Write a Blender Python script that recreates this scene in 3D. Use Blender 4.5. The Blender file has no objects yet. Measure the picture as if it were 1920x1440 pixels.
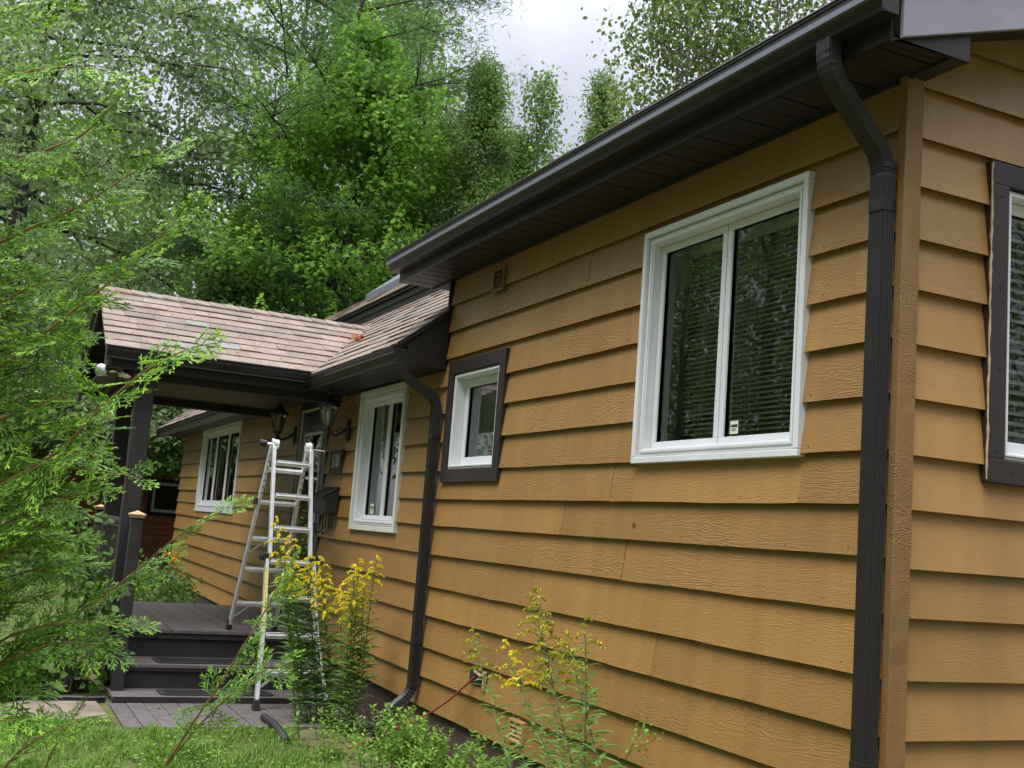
import bpy, math, random
import numpy as np
from math import radians as R, sin, cos, pi
from mathutils import Matrix, Vector
random.seed(5)
RNG = np.random.default_rng(11)
S = bpy.context.scene
COL = S.collection

# ------------------------------------------------------------------ camera
CAM = np.array((3.26640959, -3.2792742, 1.00127945))
FPX = 2093.947
YAW, PITCH, ROLL = R(64.94739), R(7.68285), R(4.43490)
_f = np.array((cos(PITCH) * -sin(YAW), cos(PITCH) * cos(YAW), sin(PITCH)))
_r0 = np.array((cos(YAW), sin(YAW), 0.0))
_u0 = np.cross(_r0, _f)
_r = cos(ROLL) * _r0 + sin(ROLL) * _u0
_u = -sin(ROLL) * _r0 + cos(ROLL) * _u0
cam = bpy.data.objects.new("camera", bpy.data.cameras.new("camera"))
COL.objects.link(cam)
M = Matrix(((_r[0], _u[0], -_f[0], CAM[0]), (_r[1], _u[1], -_f[1], CAM[1]),
            (_r[2], _u[2], -_f[2], CAM[2]), (0, 0, 0, 1)))
cam.matrix_world = M
cam.data.sensor_width = 36.0
cam.data.lens = FPX / 1920 * 36
cam.data.clip_start = 0.05
cam.data.clip_end = 2000
S.camera = cam


def at(px, py, D):
    """a place in the yard seen in the survey photo at depth D"""
    return CAM + D * (_f + (px - 960) / FPX * _r - (py - 720) / FPX * _u)


def gz(x):
    return -0.66 + 0.0215 * max(0.0, -8.0 - x)


# ------------------------------------------------------------------ light
SUN_EL, SUN_AZ = R(66), R(150)      # azimuth of the bright part of the cloud, from +Y towards +X
W = bpy.data.worlds.new("World")
S.world = W
W.use_nodes = True
nt = W.node_tree
nt.nodes.clear()
N = nt.nodes.new
wo = N("ShaderNodeOutputWorld")
bg = N("ShaderNodeBackground")
bg.inputs[1].default_value = 0.1
sky = N("ShaderNodeTexSky")
sky.sky_type = 'NISHITA'
sky.sun_disc = False
sky.sun_elevation = SUN_EL
sky.sun_rotation = SUN_AZ
tc = N("ShaderNodeTexCoord")
mp = N("ShaderNodeMapping")
mp.inputs['Scale'].default_value = (1.6, 1.6, 3.4)
mp.inputs['Location'].default_value = (0.35, 0.2, 0.1)
no = N("ShaderNodeTexNoise")
no.inputs['Scale'].default_value = 1.7
no.inputs['Detail'].default_value = 7
no.inputs['Roughness'].default_value = 0.52
no.inputs['Distortion'].default_value = 0.5
rp = N("ShaderNodeValToRGB")
rp.color_ramp.elements[0].position = 0.33
rp.color_ramp.elements[0].color = (2.55, 2.62, 3.05, 1)
rp.color_ramp.elements[1].position = 0.66
rp.color_ramp.elements[1].color = (4.15, 4.2, 4.75, 1)
sx = N("ShaderNodeSeparateXYZ")
mr = N("ShaderNodeFloatCurve")         # overcast cloud is brighter overhead than low down
_c = mr.mapping.curves[0]
_c.points[0].location = (0.0, 0.10); _c.points[1].location = (1.0, 1.0)
for _x, _y in ((0.2, 0.17), (0.42, 0.2), (0.62, 0.5), (0.85, 0.9)): _c.points.new(_x, _y)
mr.mapping.update()
mr5 = N("ShaderNodeMath"); mr5.operation = 'MULTIPLY'; mr5.inputs[1].default_value = 5.0
vm = N("ShaderNodeVectorMath")
vm.operation = 'SCALE'
mix = N("ShaderNodeMix")
mix.data_type = 'RGBA'
mix.inputs[0].default_value = 0.9
L = nt.links.new
L(tc.outputs['Generated'], mp.inputs['Vector'])
L(mp.outputs[0], no.inputs['Vector'])
L(no.outputs['Fac'], rp.inputs[0])
L(tc.outputs['Generated'], sx.inputs[0])
L(sx.outputs['Z'], mr.inputs['Value'])
L(rp.outputs[0], vm.inputs[0])
L(mr.outputs[0], mr5.inputs[0])
dt = N("ShaderNodeVectorMath"); dt.operation = 'DOT_PRODUCT'; dt.inputs[1].default_value = (-.75, .66, 0)
L(tc.outputs['Generated'], dt.inputs[0])
ma = N("ShaderNodeMapRange"); ma.interpolation_type = 'SMOOTHSTEP'; ma.inputs['From Min'].default_value = -.45; ma.inputs['From Max'].default_value = .45
ma.inputs['To Min'].default_value = .25; L(dt.outputs['Value'], ma.inputs['Value'])
mb_ = N("ShaderNodeMapRange"); mb_.inputs['From Min'].default_value = .35; mb_.inputs['From Max'].default_value = .8; L(sx.outputs['Z'], mb_.inputs['Value'])
mc = N("ShaderNodeMix"); mc.data_type = 'FLOAT'; L(mb_.outputs[0], mc.inputs[0]); L(ma.outputs[0], mc.inputs[2]); mc.inputs[3].default_value = 1.0
md = N("ShaderNodeMath"); md.operation = 'MULTIPLY'; L(mr5.outputs[0], md.inputs[0]); L(mc.outputs[0], md.inputs[1])
L(md.outputs[0], vm.inputs['Scale'])
L(sky.outputs[0], mix.inputs[6])
L(vm.outputs[0], mix.inputs[7])
L(mix.outputs[2], bg.inputs[0])
L(bg.outputs[0], wo.inputs[0])

sun = bpy.data.objects.new("sun", bpy.data.lights.new("sun", 'SUN'))
COL.objects.link(sun)
sun.data.energy = 1.5
sun.data.angle = R(38)
sun.data.color = (1.0, 0.96, 0.9)
sd = Vector((sin(SUN_AZ) * cos(SUN_EL), cos(SUN_AZ) * cos(SUN_EL), sin(SUN_EL)))
sun.rotation_euler = sd.to_track_quat('Z', 'Y').to_euler()
S.view_settings.view_transform = 'Standard'
S.view_settings.look = 'None'
S.view_settings.gamma = 1
S.view_settings.exposure = 1.35
S.cycles.max_bounces = 12
S.cycles.diffuse_bounces = 7
S.cycles.transparent_max_bounces = 12


# ------------------------------------------------------------------ helpers
def tag(o, label=None, cat=None, group=None, kind=None):
    if label: o['label'] = label
    if cat: o['category'] = cat
    if group: o['group'] = group
    if kind: o['kind'] = kind
    return o


def empty(name, loc, label, cat, group=None):
    o = bpy.data.objects.new(name, None)
    COL.objects.link(o)
    o.location = loc
    o.empty_display_size = 0.2
    tag(o, label, cat, group)
    return o


def link(name, me, mat, parent=None):
    o = bpy.data.objects.new(name, me)
    if mat is not None and not me.materials:
        for m in (mat if isinstance(mat, (list, tuple)) else [mat]):
            me.materials.append(m)
    COL.objects.link(o)
    if parent is not None:
        o.parent = parent
        r = parent
        off = Vector((0, 0, 0))
        while r is not None:
            off += r.location
            r = r.parent
        o.location = -off        # meshes are written in world coordinates
    return o


class MB:
    def __init__(s):
        s.v = []; s.f = []; s.m = []; s.mi = 0

    def add(s, V, F):
        b = len(s.v)
        s.v.extend([tuple(map(float, v)) for v in V])
        for f in F:
            s.f.append([b + i for i in f]); s.m.append(s.mi)

    def box(s, x0, x1, y0, y1, z0, z1):
        x0, x1 = min(x0, x1), max(x0, x1); y0, y1 = min(y0, y1), max(y0, y1); z0, z1 = min(z0, z1), max(z0, z1)
        s.add([(x0, y0, z0), (x1, y0, z0), (x1, y1, z0), (x0, y1, z0), (x0, y0, z1), (x1, y0, z1), (x1, y1, z1), (x0, y1, z1)],
              [(0, 3, 2, 1), (4, 5, 6, 7), (0, 1, 5, 4), (1, 2, 6, 5), (2, 3, 7, 6), (3, 0, 4, 7)])

    def hexa(s, P):
        s.add(P, [(0, 3, 2, 1), (4, 5, 6, 7), (0, 1, 5, 4), (1, 2, 6, 5), (2, 3, 7, 6), (3, 0, 4, 7)])

    def beam(s, a, b, w, h, up=(0, 0, 1)):
        a = np.array(a, float); b = np.array(b, float); d = b - a; d /= np.linalg.norm(d)
        up = np.array(up, float); sd_ = np.cross(d, up); n = np.linalg.norm(sd_)
        if n < 1e-4:
            sd_ = np.cross(d, (1, 0, 0)); n = np.linalg.norm(sd_)
        sd_ /= n; uu = np.cross(sd_, d)
        P = []
        for c in (a, b):
            for i, j in ((-1, -1), (1, -1), (1, 1), (-1, 1)):
                P.append(c + sd_ * w / 2 * i + uu * h / 2 * j)
        s.add(P, [(0, 1, 2, 3), (7, 6, 5, 4), (0, 4, 5, 1), (1, 5, 6, 2), (2, 6, 7, 3), (3, 7, 4, 0)])

    def sweep(s, pts, prof, upv=(0, 0, 1), closed=True, cap=True, scales=None):
        """sweep a 2-D profile (side, up) along points"""
        pts = [np.array(p, float) for p in pts]
        n = len(pts); k = len(prof); V = []
        for i, p_ in enumerate(pts):
            d = pts[min(i + 1, n - 1)] - pts[max(i - 1, 0)]
            d = d / (np.linalg.norm(d) + 1e-9)
            up = np.array(upv, float)
            if abs(d @ up) > 0.97: up = np.array((0.0, 1.0, 0.0)) if abs(d[1]) < .9 else np.array((1.0, 0, 0))
            sd_ = np.cross(d, up); sd_ /= np.linalg.norm(sd_); uu = np.cross(sd_, d)
            sc = 1 if scales is None else scales[i]
            for (a, b) in prof: V.append(p_ + sd_ * a * sc + uu * b * sc)
        F = []
        kk = k if closed else k - 1
        for i in range(n - 1):
            for j in range(kk):
                F.append((i * k + j, i * k + (j + 1) % k, (i + 1) * k + (j + 1) % k, (i + 1) * k + j))
        if cap and closed:
            F.append(tuple(range(k))[::-1]); F.append(tuple((n - 1) * k + j for j in range(k)))
        s.add(V, F)

    def tube(s, pts, r, sides=6):
        rr = r if isinstance(r, (list, tuple, np.ndarray)) else [r] * len(pts)
        prof = [(cos(2 * pi * j / sides), sin(2 * pi * j / sides)) for j in range(sides)]
        s.sweep(pts, prof, scales=rr)

    def lathe(s, c, prof, sides=16):
        V = []; F = []
        for (r_, z) in prof:
            for j in range(sides):
                a = 2 * pi * j / sides
                V.append((c[0] + r_ * cos(a), c[1] + r_ * sin(a), c[2] + z))
        for i in range(len(prof) - 1):
            for j in range(sides):
                F.append((i * sides + j, i * sides + (j + 1) % sides, (i + 1) * sides + (j + 1) % sides, (i + 1) * sides + j))
        F.append(tuple(range(sides))[::-1]); F.append(tuple((len(prof) - 1) * sides + j for j in range(sides)))
        s.add(V, F)

    def build(s, name, mat, parent=None, bevel=0, smooth=False):
        me = bpy.data.meshes.new(name)
        me.from_pydata(s.v, [], s.f)
        mats = mat if isinstance(mat, (list, tuple)) else [mat]
        for m in mats: me.materials.append(m)
        if len(mats) > 1: me.polygons.foreach_set('material_index', s.m)
        if smooth: me.polygons.foreach_set('use_smooth', [True] * len(me.polygons))
        me.update()
        o = link(name, me, None, parent)
        if bevel:
            b = o.modifiers.new('bevel', 'BEVEL'); b.width = bevel; b.segments = 2; b.limit_method = 'ANGLE'
        return o


def np_mesh(name, V, F, mat, parent=None, midx=None, smooth=False):
    """fast mesh from arrays; F is a list of (n,k) arrays"""
    me = bpy.data.meshes.new(name)
    V = np.ascontiguousarray(V, dtype=np.float32)
    me.vertices.add(len(V)); me.vertices.foreach_set('co', V.ravel())
    loops = np.concatenate([f.ravel() for f in F]).astype(np.int32)
    sizes = np.concatenate([np.full(len(f), f.shape[1]) for f in F]).astype(np.int32)
    starts = np.concatenate([[0], np.cumsum(sizes)[:-1]]).astype(np.int32)
    me.loops.add(len(loops)); me.loops.foreach_set('vertex_index', loops)
    me.polygons.add(len(sizes)); me.polygons.foreach_set('loop_start', starts); me.polygons.foreach_set('loop_total', sizes)
    for m in (mat if isinstance(mat, (list, tuple)) else [mat]): me.materials.append(m)
    if midx is not None: me.polygons.foreach_set('material_index', midx.astype(np.int32))
    if smooth: me.polygons.foreach_set('use_smooth', np.ones(len(sizes), dtype=bool))
    me.update(calc_edges=True); me.validate()
    return link(name, me, None, parent)


# leaf templates: columns are (along, across, normal)
LEAF4 = (np.array(((0, 0, 0), (.45, -.5, .10), (1, 0, -.06), (.45, .5, .10))), np.array(((0, 1, 2), (0, 2, 3))))
LEAF6 = (np.array(((0, 0, 0), (.28, -.42, .07), (.65, -.36, .05), (1, 0, -.14), (.65, .36, .05), (.28, .42, .07), (.5, 0, -.01))),
         np.array(((0, 1, 6), (1, 2, 6), (2, 3, 6), (3, 4, 6), (4, 5, 6), (5, 0, 6))))
LANCE = (np.array(((0, 0, 0), (.3, -.5, .03), (.7, -.36, -.05), (1, 0, -.28), (.7, .36, -.05), (.3, .5, .03), (.3, 0, -.02), (.7, 0, -.11))),
         np.array(((0, 1, 6), (0, 6, 5), (1, 2, 7), (1, 7, 6), (6, 7, 4), (6, 4, 5), (2, 3, 7), (7, 3, 4))))
MAPLE = (np.array(((0, 0, 0), (.12, -.5, -.05), (.38, -.24, .05), (.62, -.55, -.06), (.68, -.2, .03), (1, 0, -.12),
                   (.68, .2, .03), (.62, .55, -.06), (.38, .24, .05), (.12, .5, -.05), (.4, 0, .0))),
         np.array([(10, i, i + 1) for i in range(9)] + [(10, 9, 0)]))
BLADE = (np.array(((0, -.5, 0), (0, .5, 0), (.55, .35, .02), (.55, -.35, .02), (1, 0, -.2))), None)
STRIP = (np.array(((0, -.3, 0), (.55, -.5, .05), (1, 0, -.02), (.55, .5, .05), (0, .3, 0))), np.array(((0, 1, 3), (0, 3, 4), (1, 2, 3))))


def scatter(tpl, pos, axis, nrm, ln, wd):
    T, F = tpl
    n = len(pos); k = len(T)
    axis = axis / (np.linalg.norm(axis, axis=1, keepdims=True) + 1e-9)
    side = np.cross(nrm, axis); side /= (np.linalg.norm(side, axis=1, keepdims=True) + 1e-9)
    nn = np.cross(axis, side)
    ln = np.broadcast_to(ln, (n,)); wd = np.broadcast_to(wd, (n,))
    V = (pos[:, None] + axis[:, None] * (T[None, :, 0, None] * ln[:, None, None]) + side[:, None] * (T[None, :, 1, None] * wd[:, None, None])
         + nn[:, None] * (T[None, :, 2, None] * ln[:, None, None]))
    FF = (F[None] + (np.arange(n) * k)[:, None, None]).reshape(-1, F.shape[1])
    return V.reshape(-1, 3), FF


def rand_dirs(n, rng):
    d = rng.normal(size=(n, 3)); return d / np.linalg.norm(d, axis=1, keepdims=True)


# ------------------------------------------------------------------ materials
def mat(name, color, rough=0.6, metal=0.0, spec=0.5, var=0.0, noise=None, bump=None, island=0.0, coat=0):
    """principled; noise=(scale, amount) mottles colour, bump=(scale, strength, distance, stretch)"""
    m = bpy.data.materials.new(name); m.use_nodes = True
    nt = m.node_tree; b = nt.nodes['Principled BSDF']
    b.inputs['Roughness'].default_value = rough; b.inputs['Metallic'].default_value = metal
    b.inputs['Specular IOR Level'].default_value = spec
    b.inputs['Coat Weight'].default_value = coat
    col = None
    rgb = nt.nodes.new('ShaderNodeRGB'); rgb.outputs[0].default_value = (*color, 1); col = rgb.outputs[0]
    tc = nt.nodes.new('ShaderNodeTexCoord')
    if noise or island:
        h = nt.nodes.new('ShaderNodeHueSaturation'); nt.links.new(col, h.inputs['Color'])
        val = None
        if noise:
            n1 = nt.nodes.new('ShaderNodeTexNoise'); n1.inputs['Scale'].default_value = noise[0]; n1.inputs['Detail'].default_value = 6
            nt.links.new(tc.outputs['Object'], n1.inputs['Vector'])
            q = nt.nodes.new('ShaderNodeMapRange'); q.inputs['From Min'].default_value = .3; q.inputs['From Max'].default_value = .7
            q.inputs['To Min'].default_value = 1 - noise[1]; q.inputs['To Max'].default_value = 1 + noise[1]
            nt.links.new(n1.outputs['Fac'], q.inputs['Value']); val = q.outputs[0]
        if island:
            g = nt.nodes.new('ShaderNodeNewGeometry')
            q2 = nt.nodes.new('ShaderNodeMapRange'); q2.inputs['To Min'].default_value = 1 - island; q2.inputs['To Max'].default_value = 1 + island
            nt.links.new(g.outputs['Random Per Island'], q2.inputs['Value'])
            if val is None: val = q2.outputs[0]
            else:
                mu = nt.nodes.new('ShaderNodeMath'); mu.operation = 'MULTIPLY'
                nt.links.new(val, mu.inputs[0]); nt.links.new(q2.outputs[0], mu.inputs[1]); val = mu.outputs[0]
        nt.links.new(val, h.inputs['Value']); col = h.outputs[0]
    nt.links.new(col, b.inputs['Base Color'])
    if bump:
        mpn = nt.nodes.new('ShaderNodeMapping'); mpn.inputs['Scale'].default_value = bump[3] if len(bump) > 3 else (1, 1, 1)
        n2 = nt.nodes.new('ShaderNodeTexNoise'); n2.inputs['Scale'].default_value = bump[0]; n2.inputs['Detail'].default_value = 5
        nt.links.new(tc.outputs['Object'], mpn.inputs[0]); nt.links.new(mpn.outputs[0], n2.inputs['Vector'])
        bp = nt.nodes.new('ShaderNodeBump'); bp.inputs['Strength'].default_value = bump[1]; bp.inputs['Distance'].default_value = bump[2]
        nt.links.new(n2.outputs['Fac'], bp.inputs['Height']); nt.links.new(bp.outputs[0], b.inputs['Normal'])
    return m


def leaf_mat(name, c0, c1, transl=0.35, rough=0.55, spec=0.3, c2=None):
    m = bpy.data.materials.new(name); m.use_nodes = True
    nt = m.node_tree; b = nt.nodes['Principled BSDF']; out = nt.nodes['Material Output']
    g = nt.nodes.new('ShaderNodeNewGeometry'); r_ = nt.nodes.new('ShaderNodeValToRGB')
    r_.color_ramp.elements[0].color = (*c0, 1); r_.color_ramp.elements[1].color = (*c1, 1)
    if c2:
        e_ = r_.color_ramp.elements.new(.97); e_.color = (*c1, 1); r_.color_ramp.elements[-1].color = (*c2, 1)
    nt.links.new(g.outputs['Random Per Island'], r_.inputs[0])
    nt.links.new(r_.outputs[0], b.inputs['Base Color'])
    b.inputs['Roughness'].default_value = rough; b.inputs['Specular IOR Level'].default_value = spec
    t = nt.nodes.new('ShaderNodeBsdfTranslucent'); nt.links.new(r_.outputs[0], t.inputs['Color'])
    mx = nt.nodes.new('ShaderNodeMixShader'); mx.inputs[0].default_value = transl
    nt.links.new(b.outputs[0], mx.inputs[1]); nt.links.new(t.outputs[0], mx.inputs[2]); nt.links.new(mx.outputs[0], out.inputs[0])
    return m


def siding_mat(name, color, grain=1.0, axis='X', rough=0.42):
    """painted rough-sawn boards: raised growth rings and saw marks under an even coat of paint"""
    m = bpy.data.materials.new(name); m.use_nodes = True
    nt = m.node_tree; nd = nt.nodes.new; lk = nt.links.new; b = nt.nodes['Principled BSDF']
    tc = nd('ShaderNodeTexCoord'); g = nd('ShaderNodeNewGeometry')
    isl = g.outputs['Random Per Island']
    off = nd('ShaderNodeVectorMath'); off.operation = 'SCALE'; off.inputs[0].default_value = (37.0, 11.0, 23.0); lk(isl, off.inputs['Scale'])
    ad = nd('ShaderNodeVectorMath'); ad.operation = 'ADD'; lk(tc.outputs['Object'], ad.inputs[0]); lk(off.outputs[0], ad.inputs[1])
    v = ad.outputs[0]
    s = {'X': (.8, 1, 8), 'Y': (1, .8, 8), 'Z': (5, 5, 8)}[axis]
    m1 = nd('ShaderNodeMapping'); m1.inputs['Scale'].default_value = s; lk(v, m1.inputs[0])
    n1 = nd('ShaderNodeTexNoise'); n1.inputs['Scale'].default_value = 1.5; n1.inputs['Detail'].default_value = 3; lk(m1.outputs[0], n1.inputs['Vector'])
    ml = nd('ShaderNodeMath'); ml.operation = 'MULTIPLY'; ml.inputs[1].default_value = 130.0; lk(n1.outputs['Fac'], ml.inputs[0])
    sn = nd('ShaderNodeMath'); sn.operation = 'SINE'; lk(ml.outputs[0], sn.inputs[0])
    # knots and patches where the rings stand out
    n2 = nd('ShaderNodeTexNoise'); n2.inputs['Scale'].default_value = 1.3; n2.inputs['Detail'].default_value = 2
    m2 = nd('ShaderNodeMapping'); m2.inputs['Scale'].default_value = tuple(np.array(s) ** .6); lk(v, m2.inputs[0]); lk(m2.outputs[0], n2.inputs['Vector'])
    rg = nd('ShaderNodeMapRange'); rg.inputs['From Min'].default_value = .46; rg.inputs['From Max'].default_value = .72
    rg.inputs['To Min'].default_value = .05; rg.inputs['To Max'].default_value = .62; lk(n2.outputs['Fac'], rg.inputs['Value'])
    am = nd('ShaderNodeMath'); am.operation = 'MULTIPLY'; lk(sn.outputs[0], am.inputs[0]); lk(rg.outputs[0], am.inputs[1])
    m3 = nd('ShaderNodeMapping'); m3.inputs['Scale'].default_value = tuple(np.array(s, float) * (1 if axis != 'Z' else 1)); lk(v, m3.inputs[0])
    n3 = nd('ShaderNodeTexNoise'); n3.inputs['Scale'].default_value = 34; n3.inputs['Detail'].default_value = 4; lk(m3.outputs[0], n3.inputs['Vector'])
    sm = nd('ShaderNodeMath'); sm.operation = 'MULTIPLY_ADD'; sm.inputs[1].default_value = 1.5; lk(n3.outputs['Fac'], sm.inputs[0]); lk(am.outputs[0], sm.inputs[2])
    bp = nd('ShaderNodeBump'); bp.inputs['Strength'].default_value = 0.42 * grain; bp.inputs['Distance'].default_value = 0.004
    lk(sm.outputs[0], bp.inputs['Height']); lk(bp.outputs[0], b.inputs['Normal'])
    # paint: small shifts between boards, faint weathering
    h = nd('ShaderNodeHueSaturation'); h.inputs['Color'].default_value = (*color, 1)
    n4 = nd('ShaderNodeTexNoise'); n4.inputs['Scale'].default_value = 2.2; n4.inputs['Detail'].default_value = 6; lk(tc.outputs['Object'], n4.inputs['Vector'])
    q = nd('ShaderNodeMapRange'); q.inputs['From Min'].default_value = .3; q.inputs['From Max'].default_value = .7
    q.inputs['To Min'].default_value = .93; q.inputs['To Max'].default_value = 1.07; lk(n4.outputs['Fac'], q.inputs['Value'])
    q2 = nd('ShaderNodeMapRange'); q2.inputs['To Min'].default_value = .86; q2.inputs['To Max'].default_value = 1.12; lk(isl, q2.inputs['Value'])
    mu = nd('ShaderNodeMath'); mu.operation = 'MULTIPLY'; lk(q.outputs[0], mu.inputs[0]); lk(q2.outputs[0], mu.inputs[1]); lk(mu.outputs[0], h.inputs['Value'])
    m5 = nd('ShaderNodeMapping'); m5.inputs['Scale'].default_value = (9, 9, .55); lk(tc.outputs['Object'], m5.inputs[0])
    n5 = nd('ShaderNodeTexNoise'); n5.inputs['Scale'].default_value = 1.0; n5.inputs['Detail'].default_value = 5; lk(m5.outputs[0], n5.inputs['Vector'])
    q5 = nd('ShaderNodeMapRange'); q5.inputs['From Min'].default_value = .3; q5.inputs['From Max'].default_value = .62; q5.inputs['To Min'].default_value = .90; q5.inputs['To Max'].default_value = 1.03; lk(n5.outputs['Fac'], q5.inputs['Value'])
    mu5 = nd('ShaderNodeMath'); mu5.operation = 'MULTIPLY'; lk(mu.outputs[0], mu5.inputs[0]); lk(q5.outputs[0], mu5.inputs[1]); lk(mu5.outputs[0], h.inputs['Value'])
    # nail heads and pin knots: small dark specks
    vo = nd('ShaderNodeTexVoronoi'); vo.inputs['Scale'].default_value = 6.0; lk(tc.outputs['Object'], vo.inputs['Vector'])
    ls = nd('ShaderNodeMath'); ls.operation = 'LESS_THAN'; ls.inputs[1].default_value = .022; lk(vo.outputs['Distance'], ls.inputs[0])
    mx = nd('ShaderNodeMix'); mx.data_type = 'RGBA'; lk(h.outputs[0], mx.inputs[6]); mx.inputs[7].default_value = (.05, .025, .01, 1); lk(ls.outputs[0], mx.inputs[0])
    lk(mx.outputs[2], b.inputs['Base Color'])
    b.inputs['Roughness'].default_value = rough; b.inputs['Specular IOR Level'].default_value = .4
    return m


def glass_mat(name, boost=1.5):
    m = bpy.data.materials.new(name); m.use_nodes = True
    nt = m.node_tree; nt.nodes.remove(nt.nodes['Principled BSDF']); out = nt.nodes['Material Output']
    t = nt.nodes.new('ShaderNodeBsdfTransparent'); t.inputs[0].default_value = (.90, .95, .92, 1)
    gl = nt.nodes.new('ShaderNodeBsdfGlossy'); gl.inputs['Roughness'].default_value = 0.004
    fr = nt.nodes.new('ShaderNodeFresnel'); fr.inputs['IOR'].default_value = 1.55
    ml = nt.nodes.new('ShaderNodeMath'); ml.operation = 'MULTIPLY'; ml.inputs[1].default_value = boost; ml.use_clamp = True
    n1 = nt.nodes.new('ShaderNodeTexNoise'); n1.inputs['Scale'].default_value = 1.6
    tc = nt.nodes.new('ShaderNodeTexCoord'); nt.links.new(tc.outputs['Object'], n1.inputs['Vector'])
    bp = nt.nodes.new('ShaderNodeBump'); bp.inputs['Strength'].default_value = .05; bp.inputs['Distance'].default_value = .01
    nt.links.new(n1.outputs['Fac'], bp.inputs['Height']); nt.links.new(bp.outputs[0], gl.inputs['Normal'])
    mx = nt.nodes.new('ShaderNodeMixShader')
    nt.links.new(fr.outputs[0], ml.inputs[0]); nt.links.new(ml.outputs[0], mx.inputs[0])
    nt.links.new(t.outputs[0], mx.inputs[1]); nt.links.new(gl.outputs[0], mx.inputs[2]); nt.links.new(mx.outputs[0], out.inputs[0])
    return m


def shingle_mat(name):
    m = bpy.data.materials.new(name); m.use_nodes = True
    nt = m.node_tree; b = nt.nodes['Principled BSDF']; nd = nt.nodes.new; lk = nt.links.new
    g = nd('ShaderNodeNewGeometry'); r_ = nd('ShaderNodeValToRGB'); cr = r_.color_ramp; cr.interpolation = 'CONSTANT'
    cols = [(0, (.20, .160, .128)), (.24, (.182, .146, .12)), (.46, (.216, .172, .138)), (.66, (.172, .142, .12)), (.80, (.226, .18, .146)), (.92, (.21, .146, .105)), (.965, (.195, .192, .176))]
    cr.elements[0].position = 0; cr.elements[0].color = (*cols[0][1], 1); cr.elements[1].position = cols[1][0]; cr.elements[1].color = (*cols[1][1], 1)
    for p_, c in cols[2:]:
        e_ = cr.elements.new(p_); e_.color = (*c, 1)
    lk(g.outputs['Random Per Island'], r_.inputs[0])
    tc = nd('ShaderNodeTexCoord'); n = nd('ShaderNodeTexNoise'); n.inputs['Scale'].default_value = 130; n.inputs['Detail'].default_value = 3; lk(tc.outputs['Object'], n.inputs['Vector'])
    n0 = nd('ShaderNodeTexNoise'); n0.inputs['Scale'].default_value = 5; n0.inputs['Detail'].default_value = 4; lk(tc.outputs['Object'], n0.inputs['Vector'])
    su = nd('ShaderNodeMath'); su.operation = 'ADD'; lk(n.outputs['Fac'], su.inputs[0]); lk(n0.outputs['Fac'], su.inputs[1])
    q = nd('ShaderNodeMapRange'); q.inputs['From Min'].default_value = .6; q.inputs['From Max'].default_value = 1.4; q.inputs['To Min'].default_value = .7; q.inputs['To Max'].default_value = 1.3
    lk(su.outputs[0], q.inputs['Value'])
    h = nd('ShaderNodeHueSaturation'); lk(r_.outputs[0], h.inputs['Color']); lk(q.outputs[0], h.inputs['Value']); lk(h.outputs[0], b.inputs['Base Color'])
    bp = nd('ShaderNodeBump'); bp.inputs['Strength'].default_value = .5; bp.inputs['Distance'].default_value = .003; lk(n.outputs['Fac'], bp.inputs['Height']); lk(bp.outputs[0], b.inputs['Normal'])
    b.inputs['Roughness'].default_value = .9; b.inputs['Specular IOR Level'].default_value = .2
    return m


OCHRE = (.302, .168, .050)
M_SIDE = siding_mat('ochre_siding_paint', OCHRE, 1.0, 'X')
M_SIDE2 = siding_mat('ochre_smooth_siding_paint', (.30, .172, .058), .3, 'Y')
M_TRIM = siding_mat('ochre_rough_trim', (.225, .124, .040), 1.3, 'Z', .6)
M_FOUND = mat('foundation_paint', (.10, .055, .05), .7, noise=(4, .25), bump=(40, .3, .004))
M_DARK = mat('dark_brown_metal', (.018, .0162, .016), .42, spec=.42, noise=(7, .1))
M_RAKE = mat('sky_sheen_rake_metal', (.23, .225, .275), .34, spec=.7, noise=(5, .1))  # brown metal with the sky's reflection put into a paler, bluer base colour
M_DARKS = mat('dark_soffit_metal', (.017, .015, .017), .5, noise=(5, .12))
M_BROWN = mat('brown_window_trim', (.026, .017, .016), .5, noise=(6, .15), bump=(60, .12, .002))
M_PORCH = mat('porch_dark_paint', (.018, .0155, .015), .6, noise=(5, .22), bump=(30, .25, .003, (1, 1, 1)))
M_DECK = mat('deck_stain', (.10, .088, .084), .62, noise=(9, .25), island=.12, bump=(8, .5, .004, (2, 14, 2)))
M_WHITE = mat('white_vinyl', (.66, .68, .69), .35, noise=(3, .05))
M_CREAM = mat('aged_white_wood', (.60, .59, .51), .5, noise=(6, .08))
M_GLASS = glass_mat('window_glass', 1.8)
M_BLIND = mat('blind_slat', (.90, .90, .87), .5)
M_JAMB = mat('interior_jamb', (.42, .45, .44), .7)
M_ROOM = mat('room_wall', (.06, .058, .055), .9)
M_CURT = mat('sheer_curtain', (.55, .57, .54), .9, bump=(9, .8, .03, (6, 1, .2)))
M_SHING = shingle_mat('asphalt_shingle')
M_ALU = mat('aluminium', (.70, .71, .72), .4, metal=.4, noise=(14, .12))
M_BLACK = mat('black_plastic', (.018, .018, .019), .5)
M_IRON = mat('lantern_iron', (.022, .020, .019), .5, noise=(20, .2))
M_CEDARW = mat('cedar_wood', (.50, .33, .18), .6, noise=(14, .2))
M_RED = mat('red_cable', (.24, .04, .045), .55)
M_SILVER = mat('chrome', (.75, .74, .72), .18, metal=1.0)
M_ROCK = mat('flagstone', (.16, .13, .095), .9, noise=(5, .4), bump=(14, .7, .01))
M_GREYMET = mat('grey_flashing', (.17, .19, .22), .4, metal=.3)
M_YEL = mat('yellow_scale', (.72, .52, .06), .6)


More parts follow.
